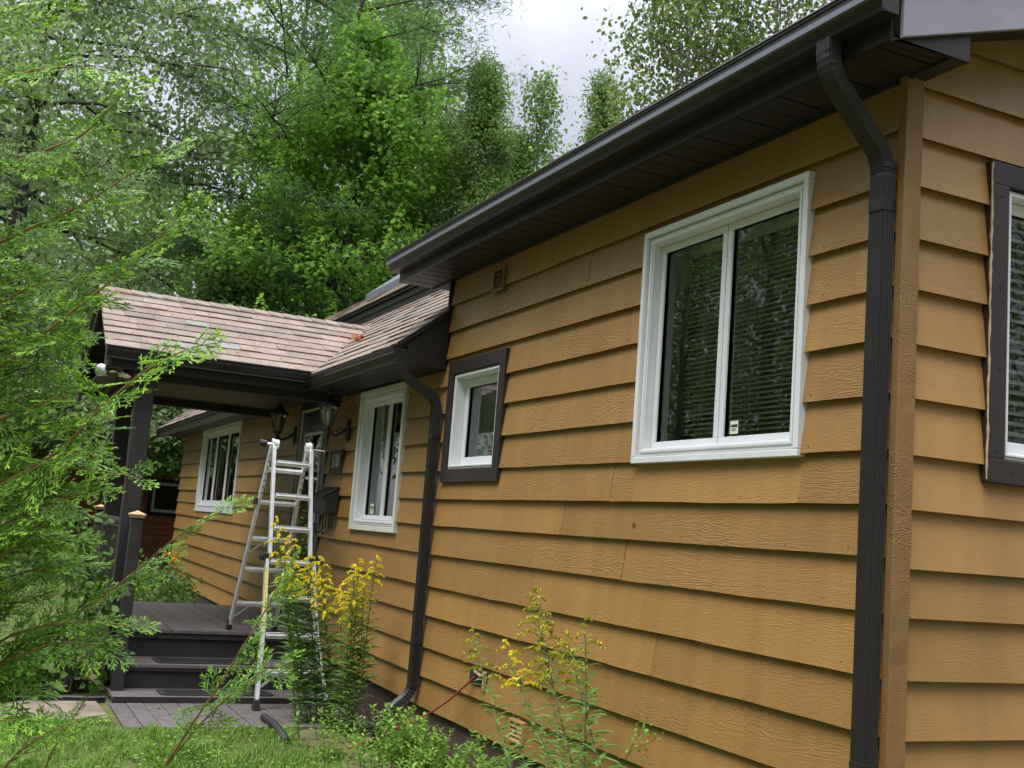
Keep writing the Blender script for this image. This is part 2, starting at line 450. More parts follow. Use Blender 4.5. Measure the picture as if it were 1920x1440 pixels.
# ------------------------------------------------------------------ ground
def ground():
    xs = np.concatenate([np.linspace(-400, -60, 18), np.linspace(-55, 30, 90), np.linspace(40, 300, 14)])
    ys = np.concatenate([np.linspace(-300, -40, 14), np.linspace(-35, 40, 76), np.linspace(50, 400, 18)])
    X, Y = np.meshgrid(xs, ys, indexing='ij')
    Z = -0.675 + 0.0215 * np.clip(-8.0 - X, 0, 60)
    rough = RNG.normal(0, .012, X.shape)
    flat = (Y > -3.2) & (Y < .5) & (X > -9) & (X < 1)
    Z = Z + np.where(flat, 0, rough)
    V = np.stack([X, Y, Z], -1).reshape(-1, 3)
    n, k = X.shape
    i = np.arange((n - 1) * (k - 1)); a = (i // (k - 1)) * k + i % (k - 1)
    F = np.stack([a, a + k, a + k + 1, a + 1], -1)
    m = bpy.data.materials.new('soil_and_lawn'); m.use_nodes = True
    nt = m.node_tree; b = nt.nodes['Principled BSDF']
    tc = nt.nodes.new('ShaderNodeTexCoord'); n1 = nt.nodes.new('ShaderNodeTexNoise'); n1.inputs['Scale'].default_value = .9; n1.inputs['Detail'].default_value = 8; n1.inputs['Roughness'].default_value = .7
    r_ = nt.nodes.new('ShaderNodeValToRGB'); cr = r_.color_ramp
    cr.elements[0].position = .35; cr.elements[0].color = (.05, .052, .026, 1); cr.elements[1].position = .62; cr.elements[1].color = (.15, .14, .075, 1)
    e_ = cr.elements.new(.5); e_.color = (.10, .10, .045, 1)
    nt.links.new(tc.outputs['Object'], n1.inputs['Vector']); nt.links.new(n1.outputs['Fac'], r_.inputs[0]); nt.links.new(r_.outputs[0], b.inputs['Base Color'])
    b.inputs['Roughness'].default_value = 1; b.inputs['Specular IOR Level'].default_value = .1
    o = np_mesh('ground', V, [F], m, smooth=True)
    tag(o, kind='structure')


ground()

# ------------------------------------------------------------------ the house
house = empty('house', (-4.95, 0, -.66), 'single storey ochre clapboard house with dark brown eaves, gutters and white windows', 'house')
XL, XE = -17.38, -4.95          # left end of the low part, step between low and high part
E = .22
Z0 = 2.774
DZ = [.0115, .0106, .0128, .0107, .0143, .0064, .0006, .001, .0134, .0119, -.0141, -.0135, -.0334, -.0321]
ZB = [Z0 - E * k + DZ[k] for k in range(14)] + [-.338]       # bottom edge of every course
TILT = .0095


def tl(x): return TILT * max(0.0, XE - x)      # the old part of the house has settled a little


LIP = .029
WIN = {   # opening rectangles on the front wall: x0, x1, z0, z1
    'big': (-2.02, -.64, 1.447, 2.742),
    'small': (-4.84, -3.80, 1.368, 2.300),
    'near': (-7.06, -5.80, .945, 2.245),
    'far': (-15.44, -12.53, 1.0, 2.34),
    'door': (-9.36, -8.14, -.13, 2.27),
}


def rects_minus(x0, x1, z0, z1, holes):
    rs = [(x0, x1, z0, z1)]
    for (a, b, c, d) in holes:
        out = []
        for (p0, p1, q0, q1) in rs:
            if b <= p0 or a >= p1 or d <= q0 or c >= q1: out.append((p0, p1, q0, q1)); continue
            if a > p0: out.append((p0, a, q0, q1))
            if b < p1: out.append((b, p1, q0, q1))
            m0, m1 = max(a, p0), min(b, p1)
            if d < q1: out.append((m0, m1, d, q1))
            if c > q0: out.append((m0, m1, q0, c))
        rs = out
    return [r for r in rs if r[1] - r[0] > .004 and r[3] - r[2] > .004]


def board(mb, x0, x1, z0, z1, zb, zt, axis, sgn, base, tilt=False, wob=None, lip=LIP):
    """a piece of bevelled siding; course zb..zt leans out to the lip at its bottom edge"""
    n = max(2, int((x1 - x0) / .16) + 1)
    xs = np.linspace(x0, x1, n)
    V = []; F = []
    for x in xs:
        w = wob(x) if (wob and abs(z0 - zb) < 1e-6) else 0.0
        t = tl(x) if tilt else 0.0
        za, zc = z0 + w, z1
        ya = lip * (zt - z0) / (zt - zb) + .003
        yc = lip * (zt - z1) / (zt - zb) + .003
        for (yy, zz) in ((ya, za), (yc, zc), (yc - .004, zc), (ya - .007, za)):
            q = base + sgn * yy
            V.append((x, q, zz + t) if axis == 'X' else (q, x, zz + t))
    for i in range(n - 1):
        for j in range(4):
            F.append((i * 4 + j, i * 4 + (j + 1) % 4, i * 4 + 4 + (j + 1) % 4, i * 4 + 4 + j))
    F.append((0, 1, 2, 3)); F.append(((n - 1) * 4 + 3, (n - 1) * 4 + 2, (n - 1) * 4 + 1, (n - 1) * 4))
    mb.add(V, F)


JOINTS = {0: [-4.05, -2.12], 1: [-2.7], 2: [-3.35], 3: [-11.3], 7: [-2.26], 8: [-2.83], 9: [-2.08, -9.9], 10: [-3.15], 11: [-1.72], 5: [-10.4], 12: [-8.0, -12.0], 13: [-6.3]}


def front_wall():
    holes = list(WIN.values())
    mb = MB()
    rg = random.Random(3)
    for k in range(-1, 15):
        zb = ZB[k] if k >= 0 else None
        for part in ('high', 'low'):
            x0, x1 = (XE, -.106) if part == 'high' else (XL, XE)
            if k < 0: continue
            zt = 3.03 if k == 0 else ZB[k - 1] + .012
            if part == 'low':
                if k <= 1: continue
                if k == 2: zt = 2.40
                if zb > 2.38: continue
            js = [j for j in JOINTS.get(k, []) if x0 + .1 < j < x1 - .1]
            edges = [x0] + sorted(js) + [x1]
            for a, b in zip(edges[:-1], edges[1:]):
                ph = [rg.uniform(0, 6) for _ in range(5)]
                amp = rg.uniform(.0006, .002)
                wob = lambda x, ph=ph, amp=amp: amp * (sin(x * 2.1 + ph[0]) + .7 * sin(x * 5.3 + ph[1]) + .6 * sin(x * 13.7 + ph[2]) + .4 * sin(x * 31 + ph[3]))
                zo = rg.uniform(-.003, .003)
                mb.mi = 1      # nail heads above the lap
                x_ = a + .03
                while x_ < b - .02:
                    if not any(h_[0] - .03 < x_ < h_[1] + .03 and h_[2] - .06 < zb + .03 < h_[3] + .03 for h_ in holes) and rg.random() < .8:
                        t_ = tl(x_) if part == 'low' else 0; zn = zb + .028 + rg.uniform(-.008, .008) + t_; yn = -(LIP * (zt - zn + t_) / (zt - zb) + .006)
                        mb.add([(x_ + .0045 * cos(q), yn, zn + .0045 * sin(q)) for q in (0, 1.05, 2.09, 3.14, 4.19, 5.24)], [(0, 1, 2, 3, 4, 5)])
                    x_ += .405 + rg.uniform(-.03, .03)
                mb.mi = 0
                for r_ in rects_minus(a + (.0022 if a != x0 else 0), b - (.0022 if b != x1 else 0), zb, zt, holes):
                    board(mb, *r_, zb, zt, 'X', -1, 0.0 + rg.uniform(-.003, .002), tilt=(part == 'low'), wob=wob)
    mb.build('front_siding', [M_SIDE, mat('nail_head', (.10, .05, .015), .6)], house)
    # sheathing behind the boards keeps the rooms closed
    mb = MB()
    for r_ in rects_minus(XL + .02, XE, -.36, 2.45, holes) + rects_minus(XE, -.12, -.36, 3.15, holes):
        mb.box(r_[0], r_[1], .004, .05, r_[2], r_[3])
    mb.build('sheathing', M_ROOM, house)
    mb = MB()
    mb.box(XL + .03, -.16, .012, .25, -.9, -.345)
    mb.build('foundation', M_FOUND, house)


front_wall()

XW = -.11
EW_WIN = (.475, 1.75, 1.375, 2.745)
ER = [2.9693 - E * k + d for k, d in zip(range(13), (-.0313, -.0281, -.0128, -.0114, .0011, 0, .0037, .0008, .0081, 0, .0336, .019, .0173))]
# measured on the plane x=0; move the heights to the real plane of the end wall
def shift_end(z): return 1.0013 + (z - 1.0013) * (3.2664 + .085) / 3.2664


def end_wall():
    mb = MB(); rg = random.Random(8)
    zs = [shift_end(z) for z in ER]
    zs = [zs[0] + .226] + zs
    zs = zs + [zs[-1] - .226 * i for i in range(1, 3)]
    ridge_y, slope = 3.6, .325
    for i, zb in enumerate(zs):
        zt = (zs[i - 1] + .012) if i else zb + .24
        y1 = 7.2
        for r_ in rects_minus(.066, y1, zb, zt, [EW_WIN]):
            board(mb, *r_, zb, zt, 'Y', 1, XW, lip=.031)
    for j in range(1, 6):      # gable
        zb = zs[0] + .226 * j
        w = (3.12 + slope * .32 + slope * ridge_y - zb) / slope
        if w > .3: board(mb, ridge_y - w, ridge_y + w, zb, zb + .238, zb, zb + .238, 'Y', 1, XW, lip=.031)
    mb.build('end_siding', M_SIDE2, house)
    mb = MB()
    for r_ in rects_minus(.0, 7.2, -.36, 3.1, [EW_WIN]): mb.box(XW - .055, XW - .012, r_[0], r_[1], r_[2], r_[3])
    mb.build('sheathing', M_ROOM, house)
    mb = MB(); mb.box(-.15, -.125, .26, 7.2, -.9, -.345); mb.build('foundation', M_FOUND, house)
    mb = MB()
    n = 60; zz = np.linspace(-.37, 3.06, n); V = []; F = []
    for i, z in enumerate(zz):
        j = rg.uniform(-.0016, .0016); q = rg.uniform(-.0016, .0016)
        V += [(-.063 + j, -.030, z), (-.063 + q, .064 + j, z), (-.106, .064, z), (-.106 + q * .5, -.030, z)]
    for i in range(n - 1):
        for j in range(4): F.append((i * 4 + j, i * 4 + (j + 1) % 4, i * 4 + 4 + (j + 1) % 4, i * 4 + 4 + j))
    F += [(3, 2, 1, 0), tuple((n - 1) * 4 + j for j in range(4))]
    mb.add(V, F)
    mb.build('corner_board', M_TRIM, house, bevel=.004)


end_wall()


# -------------------------------------------------- windows
def ring(mb, x0, x1, z0, z1, w, y0, y1, P, wt=None, wb=None):
    """picture-frame of four butted pieces; P maps (u, depth, z) to world"""
    wt = wt or w; wb = wb or w
    for (a, b, c, d) in ((x0, x0 + w, z0 + wb, z1 - wt), (x1 - w, x1, z0 + wb, z1 - wt), (x0, x1, z1 - wt, z1), (x0, x1, z0, z0 + wb)):
        mb.hexa([P(a, y0, c), P(b, y0, c), P(b, y1, c), P(a, y1, c), P(a, y0, d), P(b, y0, d), P(b, y1, d), P(a, y1, d)])


def box_p(mb, a, b, y0, y1, c, d, P):
    mb.hexa([P(a, y0, c), P(b, y0, c), P(b, y1, c), P(a, y1, c), P(a, y0, d), P(b, y0, d), P(b, y1, d), P(a, y1, d)])


def window(rect, label, casing, casing_m, frame_m, sashes, P, proud=.045, recess=.03, depth=.2, frame_w=.045, sash_w=.05, blind=None,
           curtain=None, tiltx=0.0, casing_b=None, rooml=.9, cdep=None):
    x0, x1, z0, z1 = rect
    z0 += tiltx; z1 += tiltx
    mb = MB()
    ring(mb, x0 - .006, x1 + .006, z0 - .006, z1 + .006, casing, -proud, .045, P)
    if casing_b:
        box_p(mb, x0 - .012, x1 + .012, -proud - .012, -proud, z0 - .012, z0 + casing_b, P)
    root = mb.build('window', casing_m, house, bevel=.004)
    if label: root['label'] = label
    cx0, cx1, cz0, cz1 = x0 + casing - .001, x1 - casing + .001, z0 + casing - .001, z1 - casing + .001
    mb = MB()
    ring(mb, cx0, cx1, cz0, cz1, frame_w, -proud * .55, recess + .05, P)
    ring(mb, cx0 + frame_w * .45, cx1 - frame_w * .45, cz0 + frame_w * .45, cz1 - frame_w * .45, frame_w * .4, -proud * .55 - .008, -proud * .55 + .003, P)
    mb.build('frame', frame_m, root, bevel=.003)
    ix0, ix1, iz0, iz1 = cx0 + frame_w, cx1 - frame_w, cz0 + frame_w, cz1 - frame_w
    n = sashes
    wd = (ix1 - ix0) / n
    for i in range(n):
        a, b = ix0 + wd * i + .003, ix0 + wd * (i + 1) - .003
        mb = MB()
        ring(mb, a, b, iz0 + .003, iz1 - .003, sash_w, recess - .012, recess + .03, P)
        ring(mb, a + sash_w * .55, b - sash_w * .55, iz0 + .003 + sash_w * .55, iz1 - .003 - sash_w * .55, sash_w * .45, recess - .004, recess + .022, P)
        sa = mb.build('sash', frame_m, root, bevel=.003)
        mb = MB()
        p_ = [P(a + sash_w * .9, recess + .012, iz0 + sash_w * .9), P(b - sash_w * .9, recess + .012, iz0 + sash_w * .9),
              P(b - sash_w * .9, recess + .012, iz1 - sash_w * .9), P(a + sash_w * .9, recess + .012, iz1 - sash_w * .9)]
        mb.add(p_, [(0, 1, 2, 3)])
        mb.build('pane', M_GLASS, root)
    y0 = recess + .05; y1 = y0 + depth
    mb = MB()   # interior return and closed dark room behind
    e = .004
    for (a, b, c, d) in ((ix0 - .03, ix0 + e, iz0, iz1), (ix1 - e, ix1 + .03, iz0, iz1), (ix0 - .03, ix1 + .03, iz1 - e, iz1 + .03), (ix0 - .03, ix1 + .03, iz0 - .03, iz0 + e)):
        box_p(mb, a, b, y0 + .001, y1, c, d, P)
    mb.build('return', M_JAMB, root)
    mb = MB()
    ra, rb, rc, rd, ry = ix0 - rooml, ix1 + .5, iz0 - .7, iz1 + .3, y1 + 2.2
    q = [P(ra, y1, rc), P(rb, y1, rc), P(rb, ry, rc), P(ra, ry, rc), P(ra, y1, rd), P(rb, y1, rd), P(rb, ry, rd), P(ra, ry, rd)]
    mb.add(q, [(0, 1, 2, 3), (4, 7, 6, 5), (1, 5, 6, 2), (2, 6, 7, 3), (3, 7, 4, 0)])
    mb.add([P(ra, y1, rc), P(rb, y1, rc), P(ix1, y1, iz0), P(ix0, y1, iz0), P(ra, y1, rd), P(rb, y1, rd), P(ix1, y1, iz1), P(ix0, y1, iz1)],
           [(0, 1, 2, 3), (4, 7, 6, 5), (0, 3, 7, 4), (1, 5, 6, 2)])
    mb.build('room', M_ROOM, root)
    if blind:
        pitch, sw, ang = blind
        mb = MB(); yb = y1 - sw * .7
        z = iz0 + .02
        k = 0
        while z < iz1 - .01:
            dz = sw / 2 * sin(ang); dy = sw / 2 * cos(ang); j = .0012 * sin(k * 2.3)
            V = [P(ix0 + .015, yb - dy, z - dz + j), P(ix1 - .015, yb - dy, z - dz - j), P(ix1 - .015, yb, z + .0022), P(ix0 + .015, yb, z + .0022),
                 P(ix1 - .015, yb + dy, z + dz), P(ix0 + .015, yb + dy, z + dz)]
            mb.add(V, [(0, 1, 2, 3), (3, 2, 4, 5)])
            z += pitch; k += 1
        ncord = max(2, int((ix1 - ix0) / .35))
        for i in range(ncord):
            cx = ix0 + (ix1 - ix0) * (i + .5) / ncord
            for o_ in (-.012, .012): box_p(mb, cx + o_ - .0012, cx + o_ + .0012, yb - sw * .52, yb - sw * .5, iz0, iz1, P)
        box_p(mb, ix0 + .01, ix1 - .01, yb - sw * .6, yb + sw * .6, iz1 - .03, iz1, P)
        mb.build('blind', M_BLIND, root)
    if curtain:
        mb = MB()
        for (a, b) in curtain:
            ua, ub = ix0 + (ix1 - ix0) * a, ix0 + (ix1 - ix0) * b
            n_ = 40; V = []; F = []
            for i in range(n_ + 1):
                u = ua + (ub - ua) * i / n_
                dd = (y1 + .05 if cdep is None else recess + .045 + cdep) + .012 * sin(i * 1.3)
                V += [P(u, dd, iz0 - (.3 if cdep is None else 0)), P(u, dd, iz1 + (.1 if cdep is None else 0))]
            for i in range(n_): F.append((2 * i, 2 * i + 2, 2 * i + 3, 2 * i + 1))
            mb.add(V, F)
        mb.build('curtain', M_CURT, root)
    return root


PF = lambda u, d, z: (u, d, z)                     # front wall
PE = lambda u, d, z: (XW - d, u, z)                # end wall
w_big = window(WIN['big'], 'large white two-sash window with horizontal blinds', .034, M_WHITE, M_WHITE, 2, PF, proud=.05, recess=.035, depth=.14, frame_w=.042, sash_w=.038, blind=(.0265, .023, R(34)))
w_small = window(WIN['small'], 'small white window in a brown frame', .098, M_BROWN, M_WHITE, 1, PF, proud=.045, recess=.07, depth=.22, frame_w=.032, sash_w=.062, curtain=[(0.0, .56)], cdep=.05)
w_near = window(WIN['near'], 'tall white window beside the downspout', .05, M_CREAM, M_WHITE, 2, PF, proud=.05, recess=.06, depth=.12, frame_w=.045, sash_w=.042, curtain=[(0, .27), (.52, .62)], cdep=.05)
w_far = window(WIN['far'], 'white three-pane window at the far end', .06, M_WHITE, M_WHITE, 3, PF, proud=.04, recess=.03, depth=.12, frame_w=.05, sash_w=.062, curtain=[(.0, .12)])
w_end = window(EW_WIN, 'brown trimmed window on the end wall', .10, M_BROWN, M_WHITE, 1, PE, proud=.05, recess=.03, depth=.06, frame_w=.03, sash_w=.05, blind=(.046, .05, R(48)), rooml=.3)


for (w_, pts_) in ((w_end, [(.525, 1.5), (.525, 1.85), (.525, 2.2), (.525, 2.6), (.62, 1.42), (.95, 1.42), (.9, 2.70)]), (w_small, [(-4.79, 1.6), (-4.79, 2.1), (-3.85, 1.6), (-3.85, 2.1), (-4.5, 1.415), (-4.1, 1.415), (-4.55, 2.25), (-4.1, 2.25)])):
    P_ = PE if w_ is w_end else PF; d_ = -.0525 if w_ is w_end else -.0475
    for (u_, z_) in pts_:
        mb = MB(); mb.add([P_(u_ + .006 * cos(q), d_, z_ + .006 * sin(q)) for q in np.arange(6) * 1.047] + [P_(u_ + .006 * cos(q), d_ + .004, z_ + .006 * sin(q)) for q in np.arange(6) * 1.047],
                          [tuple(range(6)), tuple(range(6, 12))[::-1]] + [(j, (j + 1) % 6, 6 + (j + 1) % 6, 6 + j) for j in range(6)])
        mb.build('screw', M_BLACK, w_)
mb = MB()    # old caulk bead beside the end window trim
n_ = 46; rgc = random.Random(4)
pc = [(XW + .046, .470 + rgc.uniform(-.004, .002), 1.38 + 1.36 * i / n_) for i in range(n_ + 1)]
mb.tube(pc, [rgc.uniform(.003, .007) for _ in pc], 6)
mb.build('caulk', mat('old_caulk', (.42, .33, .22), .8), w_end)


def sticker(x0, x1, z0, z1, y, root):
    mb = MB(); mb.box(x0, x1, y - .0015, y, z0, z1)
    o = mb.build('sticker', mat('sticker_pale_green', (.62, .70, .52), .5), root)
    mb = MB(); w = x1 - x0; h = z1 - z0
    mb.box(x0 + w * .25, x1 - w * .06, y - .0025, y - .0016, z0 + h * .52, z0 + h * .72)
    mb.box(x0 + w * .08, x0 + w * .18, y - .0025, y - .0016, z0 + h * .5, z0 + h * .75)
    for i in range(2): mb.box(x0 + w * .15, x1 - w * (.2 + .1 * i), y - .0025, y - .0016, z0 + h * (.36 - .13 * i), z0 + h * (.41 - .13 * i))
    mb.build('sticker_print', M_BLACK, root)


sticker(-1.255, -1.19, 1.578, 1.642, .043, w_big)
sticker(-6.80, -6.70, 1.10, 1.19, .066, w_near)


def door():
    x0, x1, z0, z1 = WIN['door']
    mb = MB(); ring(mb, x0, x1, z0, z1, .05, -.03, .03, PF)
    r_ = mb.build('door', M_DARK, house, bevel=.003); r_['label'] = 'black front door with white edged storm glass'
    mb = MB(); ring(mb, x0 + .05, x1 - .05, z0 + .05, z1 - .05, .022, -.022, .02, PF); mb.build('door_frame', M_CREAM, r_)
    mb = MB(); mb.box(x0 + .072, x1 - .072, -.005, .03, z0 + .072, z1 - .072); mb.build('door_leaf', mat('black_door_paint', (.014, .016, .02), .35), r_)
    mb = MB(); ring(mb, x0 + .26, x1 - .26, z0 + .3, z1 - .32, .03, -.02, -.004, PF); mb.build('glass_trim', M_CREAM, r_)
    mb = MB(); mb.add([(x0 + .29, -.012, z0 + .33), (x1 - .29, -.012, z0 + .33), (x1 - .29, -.012, z1 - .35), (x0 + .29, -.012, z1 - .35)], [(0, 1, 2, 3)])
    mb.build('pane', M_GLASS, r_)
    mb = MB(); mb.tube([(x1 - .14, -.005, .95), (x1 - .14, -.05, .95), (x1 - .25, -.055, .95)], .011, 8); mb.build('handle', M_SILVER, r_)
    # room behind the leaf
    mb = MB(); mb.box(x0, x1, .035, .06, z0, z1); mb.build('door_backing', M_ROOM, r_)


door()


# -------------------------------------------------- roofs
def shingles(mb, O, U, Vd, ulo, uhi, vmax, seed, expo=.175, wmin=.16, wmax=.45, holes=None):
    """laminated shingles laid on a slope: O eave origin, U along the eave, Vd up the slope"""
    rg = random.Random(seed)
    O = np.array(O, float); U = np.array(U, float); Vd = np.array(Vd, float); U /= np.linalg.norm(U); Vd /= np.linalg.norm(Vd)
    Nn = np.cross(U, Vd)
    if Nn[2] < 0: Nn = -Nn
    v = 0.0
    while v < vmax - .01:
        va, vb = v, min(v + expo * 1.05, vmax)
        a0, b0 = ulo(v), uhi(v); a1, b1 = ulo(vb), uhi(vb)
        umin, umax = min(a0, a1), max(b0, b1)
        u = umin - rg.uniform(0, .3)
        while u < umax:
            w = rg.uniform(wmin, wmax); c, d = u, u + w - .003
            u += w
            p00, p01 = max(c, a0), min(d, b0); p10, p11 = max(c, a1), min(d, b1)
            if p01 - p00 < .004 and p11 - p10 < .004: continue
            p01 = max(p01, p00); p11 = max(p11, p10)
            if holes and holes((c + d) / 2, (va + vb) / 2): continue
            th = rg.choice((.008, .009, .015)); sag = rg.uniform(-.003, .003)
            q = []
            for (uu, vv, hh) in ((p00, va + sag, th + .004), (p01, va + sag * .5, th + .004), (p11, vb, .003), (p10, vb, .003)): q.append(O + U * uu + Vd * vv + Nn * hh)
            for (uu, vv) in ((p00, va + sag), (p01, va + sag * .5)): q.append(O + U * uu + Vd * vv - Nn * .004)
            mb.add(q, [(0, 1, 2, 3), (4, 5, 1, 0), (0, 3, 4), (1, 5, 2)])
        v += expo


def quad(mb, *P): mb.add(P, [tuple(range(len(P)))])


GPROF = [(0, 0), (.125, .0), (.125, -.018), (.118, -.022), (.118, -.045), (.085, -.085), (.078, -.118), (0, -.118)]   # out from fascia, down


def gutter(name, a, b, out, parent, m=M_DARK, sc=1.0):
    """K-style gutter: a,b ends at top back edge; out = outward unit vector"""
    mb = MB(); a = np.array(a, float); b = np.array(b, float); o = np.array(out, float)
    k = len(GPROF)
    V = [c + o * p_ * sc + np.array((0, 0, q * sc)) for c in (a, b) for (p_, q) in GPROF]
    F = [(j, (j + 1) % k, k + (j + 1) % k, k + j) for j in range(1, k)]
    F += [tuple(range(k))[::-1], tuple(range(k, 2 * k))]
    mb.add(V, F)
    # inside trough and rolled front bead
    V = [c + o * p_ * sc + np.array((0, 0, q * sc)) for c in (a, b) for (p_, q) in ((.004, -.002), (.004, -.10), (.075, -.10), (.119, -.01))]
    mb.add(V, [(0, 1, 5, 4), (1, 2, 6, 5), (2, 3, 7, 6)])
    mb.tube([a + o * .122 * sc + np.array((0, 0, -.004)), b + o * .122 * sc + np.array((0, 0, -.004))], .008 * sc, 8)
    mb.tube([a + o * .079 * sc + np.array((0, 0, -.114 * sc)), b + o * .079 * sc + np.array((0, 0, -.114 * sc))], .007 * sc, 8)
    return mb.build(name, m, parent)


def soffit(name, x0, x1, y0, y1, z, parent, along='X', pitch=.305, m=M_DARKS):
    """vented metal soffit panels with V grooves"""
    mb = MB(); n = int((x1 - x0) / pitch) + 1
    for i in range(n):
        a = x0 + i * pitch; b = min(a + pitch, x1)
        if b - a < .02: continue
        mb.box(a + .006, b - .006, y0, y1, z - .006, z)
        mb.box(a - .006, a + .006, y0 + .03, y1 - .004, z + .006, z + .012)
        c = (a + b) / 2
        mb.box(c - .003, c + .003, y0 + .01, y1 - .01, z - .0085, z - .0062)
    mb.box(x0, x1, y0, y1, z + .012, z + .02)
    mb.box(x0, x1, y1 - .022, y1, z - .02, z - .007)
    return mb.build(name, m, parent)


# --- high part: eave along X, gable to the right
HZ, HF = 3.015, -.325           # soffit height and fascia plane
XR, XH = .165, -5.43            # rake planes
SL = .325
mb = MB(); mb.box(XH, XR - .02, HF, HF + .02, HZ - .006, HZ + .185)
mb.build('fascia', M_DARK, house, bevel=.004)
gutter('gutter', (XH - .02, HF - .001, 3.205), (XR + .02, HF - .001, 3.205), (0, -1, 0), house)
soffit('soffit', XH + .0, XR - .022, HF + .021, -.005, HZ, house)
RY = 3.6


def rz(y): return 3.205 + SL * (y - HF + .08)


mb = MB()   # roof deck
ye = HF - .10
for (ya, yb) in ((ye, RY),):
    mb.hexa([(XH, ya, rz(ya) - .05), (XR, ya, rz(ya) - .05), (XR, yb, rz(yb) - .05), (XH, yb, rz(yb) - .05), (XH, ya, rz(ya)), (XR, ya, rz(ya)), (XR, yb, rz(yb)), (XH, yb, rz(yb))])
mb.hexa([(XH, RY, rz(RY) - .05), (XR, RY, rz(RY) - .05), (XR, 7.7, rz(-.5) - .05), (XH, 7.7, rz(-.5) - .05), (XH, RY, rz(RY)), (XR, RY, rz(RY)), (XR, 7.7, rz(-.5)), (XH, 7.7, rz(-.5))])
mb.build('upper_roof', M_DARKS, house)
mb = MB()
shingles(mb, (XH - .012, ye - .012, rz(ye) + .004), (1, 0, 0), (0, 1, SL), lambda v: 0, lambda v: XR - XH + .024, 4.2, 4, expo=.29)
mb.build('upper_shingles', M_SHING, house)
# drip edge
mb = MB(); mb.box(XH - .02, XR + .02, ye - .02, ye + .05, rz(ye) - .06, rz(ye) - .035); mb.build('drip_edge', M_GREYMET, house)
# rake boards, following the slope
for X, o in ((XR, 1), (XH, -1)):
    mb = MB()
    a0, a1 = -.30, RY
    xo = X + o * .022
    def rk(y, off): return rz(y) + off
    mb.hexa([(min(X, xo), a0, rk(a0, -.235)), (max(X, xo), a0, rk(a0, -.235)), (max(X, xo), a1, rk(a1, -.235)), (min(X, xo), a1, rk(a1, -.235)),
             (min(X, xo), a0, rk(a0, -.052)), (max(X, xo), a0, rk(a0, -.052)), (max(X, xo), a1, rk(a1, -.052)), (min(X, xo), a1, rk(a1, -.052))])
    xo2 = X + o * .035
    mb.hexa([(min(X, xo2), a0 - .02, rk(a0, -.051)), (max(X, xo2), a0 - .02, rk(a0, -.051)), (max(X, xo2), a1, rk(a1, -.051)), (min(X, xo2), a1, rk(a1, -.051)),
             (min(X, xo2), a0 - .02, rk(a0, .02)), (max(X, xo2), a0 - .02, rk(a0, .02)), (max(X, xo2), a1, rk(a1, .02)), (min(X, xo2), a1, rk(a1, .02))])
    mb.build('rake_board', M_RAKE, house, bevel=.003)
# boxed return under the rake at the corner
mb = MB()
zq = rz(-.30) - .24
mb.add([(XR - .002, HF, HZ - .008), (XR - .002, .075, HZ - .008), (XR - .002, .075, rz(.075) - .236), (XR - .002, HF, rz(HF) - .236),
        (XR - .022, HF, HZ - .008), (XR - .022, .075, HZ - .008), (XR - .022, .075, rz(.075) - .236), (XR - .022, HF, rz(HF) - .236)],
       [(0, 1, 2, 3), (7, 6, 5, 4), (0, 4, 5, 1), (1, 5, 6, 2), (2, 6, 7, 3), (3, 7, 4, 0)])
mb.add([(XR - .024, .072, HZ - .008), (XW + .03, .072, HZ - .008), (XW + .03, .072, rz(.07) - .2), (XR - .024, .072, rz(.07) - .2)], [(0, 1, 2, 3)])
mb.box(XW - .01, XR - .024, -.004, .071, HZ - .008, HZ + .0)
mb.build('eave_return', M_DARK, house)
mb = MB()   # sloping soffit under the rake overhang
mb.hexa([(XW, .08, rz(.08) - .19), (XR, .08, rz(.08) - .19), (XR, RY, rz(RY) - .19), (XW, RY, rz(RY) - .19), (XW, .08, rz(.08) - .18), (XR, .08, rz(.08) - .18), (XR, RY, rz(RY) - .18), (XW, RY, rz(RY) - .18)])
mb.build('rake_soffit', M_DARKS, house)
mb = MB(); mb.box(XH, XE, -.004, RY, HZ, HZ + .012); mb.build('rake_soffit', M_DARKS, house)
# wall of the high part above the low roof, with its flashing
mb = MB()
for i in range(14):
    zb = 1.9 + i * .22
    if zb > 3.1: break
    board(mb, .03, 7.0, zb, zb + .23, zb, zb + .23, 'Y', -1, XE + .03)
mb.build('step_siding', M_SIDE, house)
mb = MB(); mb.box(XE - .035, XE - .008, -.045, .05, 2.70, 3.008); mb.box(XE - .1, XE - .008, -.05, .0, 2.69, 2.699)
mb.build('flashing', M_DARK, house, bevel=.002)

# --- low part: steep front slope
LS = .80
LE = (-.43, 2.405)               # eave drip y, z


def lz(y): return LE[1] + LS * (y - LE[0])


LZ = 2.278                       # soffit height
LF = -.36
PX0, PX1, PRX, PZ0, PRZ, PYF = -7.57, -10.86, -9.2, 2.452, 3.275, -2.36     # porch eaves, ridge, front
PSL = (PRZ - PZ0) / (PX0 - PRX)
VT = 1.10                        # top of the front slope (y)
XG = -17.85                      # left rake
mb = MB(); mb.hexa([(XG, LE[0], lz(LE[0]) - .04), (XE - .01, LE[0], lz(LE[0]) - .04), (XE - .01, VT, lz(VT) - .04), (XG, VT, lz(VT) - .04),
                    (XG, LE[0], lz(LE[0])), (XE - .01, LE[0], lz(LE[0])), (XE - .01, VT, lz(VT)), (XG, VT, lz(VT))])
mb.build('lower_roof', M_DARKS, house)


def valley_y(x):      # where the porch slope meets the main slope
    if x > PX0 or x < PX1: return -9
    pz = PZ0 + PSL * (PX0 - x) if x > PRX else PZ0 + PSL * (x - PX1)
    return LE[0] + (pz - LE[1]) / LS


